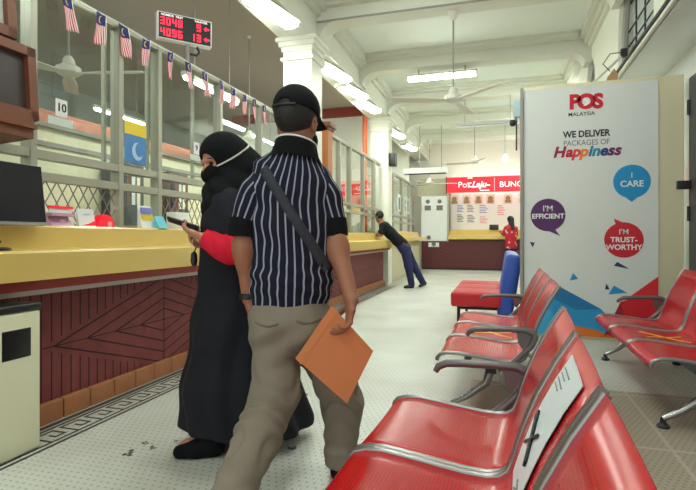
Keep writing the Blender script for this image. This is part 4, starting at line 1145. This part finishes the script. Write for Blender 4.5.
for (xa, xb, zz) in ((-.175, -.075, .705), (-.005, .085, .715)):
    pp = [];
    for t in np.linspace(0, 1, 8):
        px = xa + (xb-xa)*t; pz = zz - .012*math.sin(t*PI); yy = -.29
        while yy < 0 and T.val((px, yy, pz)) > 0: yy += .004
        pp.append((px, yy-.001, pz))
    MB().tube(pp, .005, 6).build('pocket_flap', mat('khaki_seam', (104, 97, 84), .9), tro, True)
for (a_, c_, lift) in (((-.228, -.42, .085), (-.225, -.24, .035), 1), ((.168, -.0, .045), (.178, .19, .03), 0)):
    G = Field((min(a_[0], c_[0])-.1, min(a_[1], c_[1])-.12, -.01), (max(a_[0], c_[0])+.1, max(a_[1], c_[1])+.14, .2), .006)
    G.chain([a_, tuple((np.array(a_)+np.array(c_))/2), c_], [(.045, .045), (.05, .04), (.045, .03)], .02, xa=(1, 0, 0))
    G.half((0, 0, .004), (0, 0, -1)); G.mesh('shoe', M_BLACKCLOTH, man)
MB().lathe((-.222, -.03, .80), [(.034, -.012), (.038, -.008), (.038, .008), (.034, .012)], 18).build('wristwatch', M_BLACK, man, True)
# envelope held in the right hand
env = empty('kraft_envelope', place(-.2, 2.15), YAW, 'brown kraft envelope held at an angle in the hand of the man in the cap', 'envelope')
c1_, c2_, c3_, c4_ = (.136, .778), (.300, .598), (.196, .390), (-.008, .570)
MB().prism([c1_, c2_, c3_, c4_], 'y', -.170, -.165).build('sheet', M_ENV, env)
MB().prism([c1_, (.158, .754), (.014, .546), c4_], 'y', -.1725, -.170).build('flap', mat('kraft_flap', (208, 128, 77), .65), env)

# ------------------------------------------------------------------ woman in black
wo = empty('person', place(-.6, 2.5), YAW, 'person in a black headscarf and long robe with red sleeves looking at a phone', 'person')
F = Field((-.42, -.36, -.02), (.48, .36, 1.62), .006)
WC = (-.030, -.02, 1.425); wf = nrm((-.68, -.68, -.28))
WP = add_head(F, WC, wf, .94)
F.cone((-.005, 0, 1.36), (.02, .01, 1.24), .052, .06, .03)
F.chain([(.02, .01, 1.22), (.03, .01, 1.05), (.04, .01, .85), (.05, .02, .74)], [(.10, .15), (.10, .13), (.10, .13), (.12, .14)], .05)
F.chain([(.04, -.13, 1.20), (.12, -.21, .985), (-.07, -.17, 1.045)], [.045, .038, .026], .03)
F.chain([(.03, .15, 1.20), (.07, .16, .98), (-.075, -.02, 1.005)], [.045, .038, .026], .03)
add_hand(F, (-.07, -.17, 1.045), (-.93, .06, .34), (.30, .35, .9), (-.1, .6, .8), [.42, .48, .52, .58], .92)
add_hand(F, (-.075, -.02, 1.005), (-.93, -.32, .12), (.25, -.35, .9), (-.1, -.2, .95), [.62, .66, .7, .74], .90)
F.chain([(.02, -.06, .78), (-.06, -.06, .42), (-.10, -.07, .09)], [.07, .05, .036], .03)
F.chain([(.07, .08, .78), (.16, .12, .42), (.27, .16, .10)], [.07, .05, .036], .03)
F.chain([(-.09, -.07, .07), (-.19, -.09, .04)], [.034, .028], .02); F.chain([(.27, .16, .08), (.19, .14, .04)], [.034, .028], .02)
F.mesh('body', M_SKIN_W, wo)
f_, s_, u_ = head_frame(wf); A_ = (f_, s_, u_)
for q in (-1, 1):
    b = MB(); b2 = MB()
    b.lathe(tuple(WP(.078, q*.032, .0)), [(.001, -.010), (.008, -.006), (.0105, 0), (.008, .006), (.001, .010)], 12)
    b2.tube([tuple(WP(.089, q*.018, .022)), tuple(WP(.088, q*.034, .027)), tuple(WP(.078, q*.05, .022))], .004, 6)
    b.build('eye', mat('dark_eye', (40, 28, 26), .2), wo, True); b2.build('eyebrow', M_HAIR, wo, True)

# black mask
G = Field((-.22, -.2, 1.2), (.15, .15, 1.5), .004)
G.ell(WP(.045, 0, -.058), (.078, .068, .058), .01, A_); G.half(WP(0, 0, -.012), u_ - .25*f_); G.half(WP(.0, 0, 0), -f_)
mk = G.mesh('face_mask', M_BLACKCLOTH, wo)
# headscarf
G = Field((-.30, -.30, 1.02), (.34, .32, 1.62), .006)
G.ell(WP(-.028, 0, .035), (.122, .106, .112), .02, A_)
G.ell((.085, .01, 1.355), (.115, .11, .14), .06)
G.chain([(.0, 0, 1.34), (.02, -.0, 1.24), (.03, 0, 1.16)], [(.105, .10), (.135, .16), (.155, .19)], .05)
G.ell(WP(.100, 0, -.005), (.070, .062, .058), .012, A_, cut=True)
G.wrinkle(lambda X, Y, Z: np.sin(70*Z + 40*X - 25*Y)*np.exp(-((Z-1.27)/.1)**2), .005)
sc = G.mesh('headscarf', M_BLACKCLOTH, wo)
pp = []
for t in np.linspace(.25, 1, 12):
    base = np.array(WP(.03, 0, -.02)); dirv = nrm(s_*(-1)*math.cos(t*1.2 - .35) if np.dot(s_, (0, -1, 0)) < 0 else s_*math.cos(t*1.2 - .35)) 
sd_ = s_ if np.dot(s_, (0, -1, 0)) > 0 else -s_
for t in np.linspace(0, 1, 14):
    d_ = nrm(f_*(.72 - 1.5*t) + sd_*(.62 + .4*math.sin(t*PI)) + u_*(-.12 + .50*t)); p0 = np.array(WP(-.01, 0, -.005)); r_ = .06
    while r_ < .3 and G.val(p0 + d_*r_) < 0: r_ += .003
    pp.append(tuple(p0 + d_*(r_+.002)))
MB().tube(pp, .0045, 6).build('mask_strap', M_WHITESTRIP, mk, True)
# robe
G = Field((-.42, -.40, .03), (.50, .40, 1.30), .007)
G.chain([(.02, .0, 1.22), (.03, .0, 1.10), (.03, .0, .9), (.030, .01, .62), (.035, .03, .30), (.055, .05, .075)], [(.12, .17), (.145, .20), (.158, .17), (.20, .18), (.265, .20), (.31, .23)], .05)
G.chain([(.05, -.13, 1.19), (.11, -.175, 1.05)], [.075, .075], .05)
G.chain([(.05, .17, 1.19), (.09, .18, 1.00)], [.075, .085], .05)
G.cone((.22, .12, .35), (.30, .16, .08), .10, .11, .06)
G.wrinkle(lambda X, Y, Z: np.sin(np.arctan2(Y-.02, X-.04)*9 + 2.5*np.sin(Z*5))*np.clip((1.0-Z)/.9, 0, 1) + .35*np.sin(40*Z+30*X)*np.exp(-((Z-1.0)/.15)**2), .011)
G.half((0, 0, .085), (-.06, -.05, -1))
G.mesh('robe', M_ABAYA, wo)
G = Field((-.18, -.36, .86), (.30, .10, 1.18), .005)
G.chain([(.15, -.23, .975), (.05, -.215, .995), (-.06, -.175, 1.043)], [.068, .062, .050], .03)
G.wrinkle(lambda X, Y, Z: np.sin(95*X + 40*Z), .003); G.half((-.066, -.17, 1.045), (-.93, .06, .34))
G.mesh('red_sleeve', M_REDSLEEVE, wo)
G = Field((-.16, -.20, .86), (.26, .30, 1.14), .005)
G.chain([(.08, .15, .98), (.0, .06, .97), (-.06, -.01, .998)], [.06, .054, .042], .03)
G.wrinkle(lambda X, Y, Z: np.sin(95*X + 40*Z), .003); G.half((-.068, -.01, 1.0), (-.9, -.3, .1))
G.mesh('red_sleeve', M_REDSLEEVE, wo)
for (a_, c_) in (((-.04, -.09, .04), (-.20, -.125, .03)), ((.30, .17, .045), (.18, .14, .028))):
    G = Field((min(a_[0], c_[0])-.1, min(a_[1], c_[1])-.1, -.01), (max(a_[0], c_[0])+.1, max(a_[1], c_[1])+.1, .22), .005)
    G.chain([a_, tuple((np.array(a_)+np.array(c_))/2 + np.array((0, 0, .0))), c_], [(.045, .05), (.046, .045), (.038, .03)], .02, xa=(0, 1, 0))
    G.cone((a_[0]-.02, a_[1], .05), (a_[0]-.01, a_[1]+.01, .15), .048, .05, .03)
    G.half((0, 0, .003), (0, 0, -1)); G.mesh('shoe', M_BLACKCLOTH, wo)
ph = empty('smartphone', place(-.6, 2.5), YAW, 'dark smartphone held out in the hand of the robed woman', 'phone')
hd = empty('phone_body', (-.178, -.135, 1.112)); hd.parent = ph; hd.rotation_euler = (R(-16), R(18), R(8))
box('case', (-.075, -.036, -.005), (.075, .036, .004), M_BLACK, hd, .003); box('screen', (-.07, -.033, .004), (.07, .033, .0052), mat('dim_screen', (92, 92, 100), .15), hd)
kf = empty('key_fob', place(-.6, 2.5), YAW, 'small black key fob dangling from the hand of the robed woman', 'key')
MB().tube([(-.135, -.06, 1.01), (-.148, -.07, .975)], .003, 6).build('loop', M_DARKMETAL, kf)
MB().lathe((-.148, -.07, .945), [(.004, .035), (.014, .025), (.017, -.01), (.012, -.032), (.003, -.038)], 14).build('fob', M_BLACK, kf, True)

# ------------------------------------------------------------------ man leaning on the far counter
fm = empty('person', place(1.217, 10.3), YAW, 'person in a black shirt and dark jeans leaning on the far counter', 'person'); fm.scale = (.95, .95, .95)
F = Field((-.90, -.35, -.02), (.75, .55, 1.72), .009)
ff = nrm((-.55, .75, -.15)); FP = add_head(F, (-.60, .02, 1.545), ff, 1.0)
F.cone((-.58, .02, 1.48), (-.53, .02, 1.38), .06, .07, .03)
F.chain([(-.50, .03, 1.34), (-.36, .03, 1.18), (-.20, .03, 1.02), (-.07, .03, .92)], [(.10, .16), (.11, .16), (.11, .14), (.12, .14)], .05, xa=(1, 0, 1))
F.chain([(-.50, -.13, 1.34), (-.57, -.14, 1.16), (-.72, .02, 1.135)], [.05, .042, .03], .03)
F.chain([(-.47, .20, 1.34), (-.58, .26, 1.18), (-.75, .20, 1.135)], [.05, .042, .03], .03)
add_hand(F, (-.72, .02, 1.14), (-.9, .4, 0), (0, 0, -1), (.3, .8, 0), .2); add_hand(F, (-.75, .20, 1.14), (-.9, -.1, 0), (0, 0, -1), (.2, -.8, 0), .2)
F.chain([(-.06, -.05, .88), (.02, -.06, .48), (.09, -.06, .08)], [.09, .055, .04], .03)
F.chain([(-.03, .10, .88), (.16, .14, .48), (.38, .17, .10)], [.09, .055, .04], .03)
F.chain([(.09, -.06, .07), (-.03, -.08, .035)], [.035, .03], .02); F.chain([(.38, .17, .09), (.31, .16, .03)], [.035, .03], .02)
F.mesh('body', M_SKIN_M, fm)
f_, s_, u_ = head_frame(ff); A_ = (f_, s_, u_)
G = Field((-.8, -.2, 1.4), (-.4, .25, 1.75), .006)
G.ell(FP(-.016, 0, .034), (.102, .085, .095), .01, A_); G.ell(FP(.09, 0, -.06), (.07, .1, .11), .01, A_, cut=True); G.half(FP(0, 0, -.06), -u_)
for q in (-1, 1): G.ell(FP(.0, q*.09, -.012), (.026, .03, .036), .008, A_, cut=True)
G.mesh('hair', M_HAIR, fm)
G = Field((-.7, -.3, .8), (.15, .45, 1.48), .009)
G.chain([(-.53, .03, 1.38), (-.49, .03, 1.33), (-.36, .03, 1.19), (-.20, .03, 1.03), (-.09, .03, .94)], [(.07, .09), (.115, .18), (.125, .175), (.125, .155), (.13, .15)], .04, xa=(1, 0, 1))
G.chain([(-.50, -.13, 1.34), (-.56, -.145, 1.20)], [.066, .06], .03); G.chain([(-.47, .20, 1.34), (-.56, .25, 1.22)], [.066, .06], .03)
G.half((-.06, 0, .90), (.72, 0, -.7)); G.mesh('shirt', mat('black_tshirt', (26, 26, 32), .85, spec=.2), fm)
G = Field((-.35, -.3, .06), (.6, .45, 1.08), .009)
G.chain([(-.12, .03, .95), (-.05, .03, .86)], [(.13, .15), (.14, .165)], .03, xa=(1, 0, 1))
G.chain([(-.05, -.05, .85), (.02, -.06, .48), (.09, -.06, .085)], [.11, .085, .07], .04); G.chain([(-.02, .10, .85), (.16, .14, .48), (.36, .17, .115)], [.11, .085, .068], .04)
G.mesh('jeans', M_DENIM, fm)
MB().tube([(-.12+.0, -.10, .985), (-.03, -.135, .93), (.04, -.10, .90)], .015, 6).build('belt', M_WOODFR, fm)
for (a_, c_) in (((.10, -.055, .05), (-.05, -.085, .03)), ((.40, .17, .09), (.30, .155, .03))):
    G = Field((min(a_[0], c_[0])-.1, min(a_[1], c_[1])-.1, -.01), (max(a_[0], c_[0])+.1, max(a_[1], c_[1])+.1, .2), .008)
    G.chain([a_, c_], [(.05, .055), (.042, .032)], .02, xa=(0, 1, 0)); G.half((0, 0, .003), (0, 0, -1)); G.mesh('shoe', M_BLACK, fm)

# ------------------------------------------------------------------ woman in the patterned red top at the far counter
fw = empty('person', place(4.85, 15.0), YAW, 'person in a red floral top standing at the far yellow counter', 'person')
F = Field((-.45, -.3, -.02), (.35, .55, 1.75), .010)
wf2 = nrm((-.35, .9, -.2)); QP = add_head(F, (.03, .05, 1.56), wf2, .95)
F.cone((.03, .03, 1.48), (.04, .02, 1.36), .055, .06, .03)
F.chain([(.04, .02, 1.32), (.04, .01, 1.1), (.04, .0, .85)], [(.15, .10), (.13, .10), (.14, .11)], .05)
F.chain([(-.11, .02, 1.32), (-.15, .10, 1.14), (-.16, .36, 1.22)], [.045, .04, .03], .03); F.chain([(.19, .02, 1.32), (.22, .08, 1.14), (.10, .36, 1.22)], [.045, .04, .03], .03)
add_hand(F, (-.16, .36, 1.22), (-.2, .9, .1), (0, 0, -1), (.8, .2, 0), .3); add_hand(F, (.10, .36, 1.22), (-.2, .9, .1), (0, 0, -1), (-.8, .2, 0), .3)
F.chain([(-.02, 0, .85), (-.03, .0, .47), (-.03, 0, .08)], [.08, .055, .04], .03); F.chain([(.11, 0, .85), (.11, .0, .47), (.11, 0, .08)], [.08, .055, .04], .03)
F.chain([(-.03, 0, .06), (-.04, .12, .04)], [.035, .03], .02); F.chain([(.11, 0, .06), (.12, .12, .04)], [.035, .03], .02)
F.mesh('body', M_SKIN_W, fw)
f_, s_, u_ = head_frame(wf2); A_ = (f_, s_, u_)
G = Field((-.15, -.2, 1.2), (.25, .25, 1.75), .008)
G.ell(QP(-.02, 0, .03), (.105, .09, .10), .01, A_); G.cone(QP(-.05, 0, 0), (.06, -.06, 1.32), .08, .07, .03); G.ell(QP(.09, 0, -.06), (.07, .09, .10), .01, A_, cut=True)
G.mesh('hair', M_HAIR, fw)
M_BATIK = mat('red_floral_cloth', (180, 24, 44), .8)
nt = M_BATIK.node_tree; vo = nt.nodes.new('ShaderNodeTexVoronoi'); vo.inputs['Scale'].default_value = 9
tcx = nt.nodes.new('ShaderNodeTexCoord'); nt.links.new(tcx.outputs['Object'], vo.inputs['Vector'])
two(M_BATIK, N(nt, vo.outputs['Distance']).lt(.28), (176, 22, 42), (226, 170, 170))
G = Field((-.35, -.3, .7), (.35, .5, 1.46), .009)
G.chain([(.04, .02, 1.38), (.04, .02, 1.32), (.04, .01, 1.1), (.04, .0, .78)], [(.08, .07), (.17, .115), (.155, .125), (.18, .14)], .04)
G.chain([(-.11, .02, 1.32), (-.15, .10, 1.14), (-.16, .30, 1.20)], [.06, .055, .05], .03); G.chain([(.19, .02, 1.32), (.22, .08, 1.14), (.11, .32, 1.20)], [.06, .055, .05], .03)
G.mesh('floral_top', M_BATIK, fw)
G = Field((-.2, -.2, .05), (.3, .2, .9), .010)
G.chain([(-.01, 0, .82), (-.03, 0, .08)], [.10, .08], .03); G.chain([(.10, 0, .82), (.11, 0, .08)], [.10, .08], .03); G.mesh('trousers', M_NAVY, fw)
for xx in (-.035, .115):
    G = Field((xx-.1, -.15, -.01), (xx+.1, .25, .16), .008); G.chain([(xx, -.02, .045), (xx, .13, .03)], [(.045, .045), (.04, .03)], .02); G.half((0, 0, .003), (0, 0, -1)); G.mesh('shoe', M_BLACK, fw)
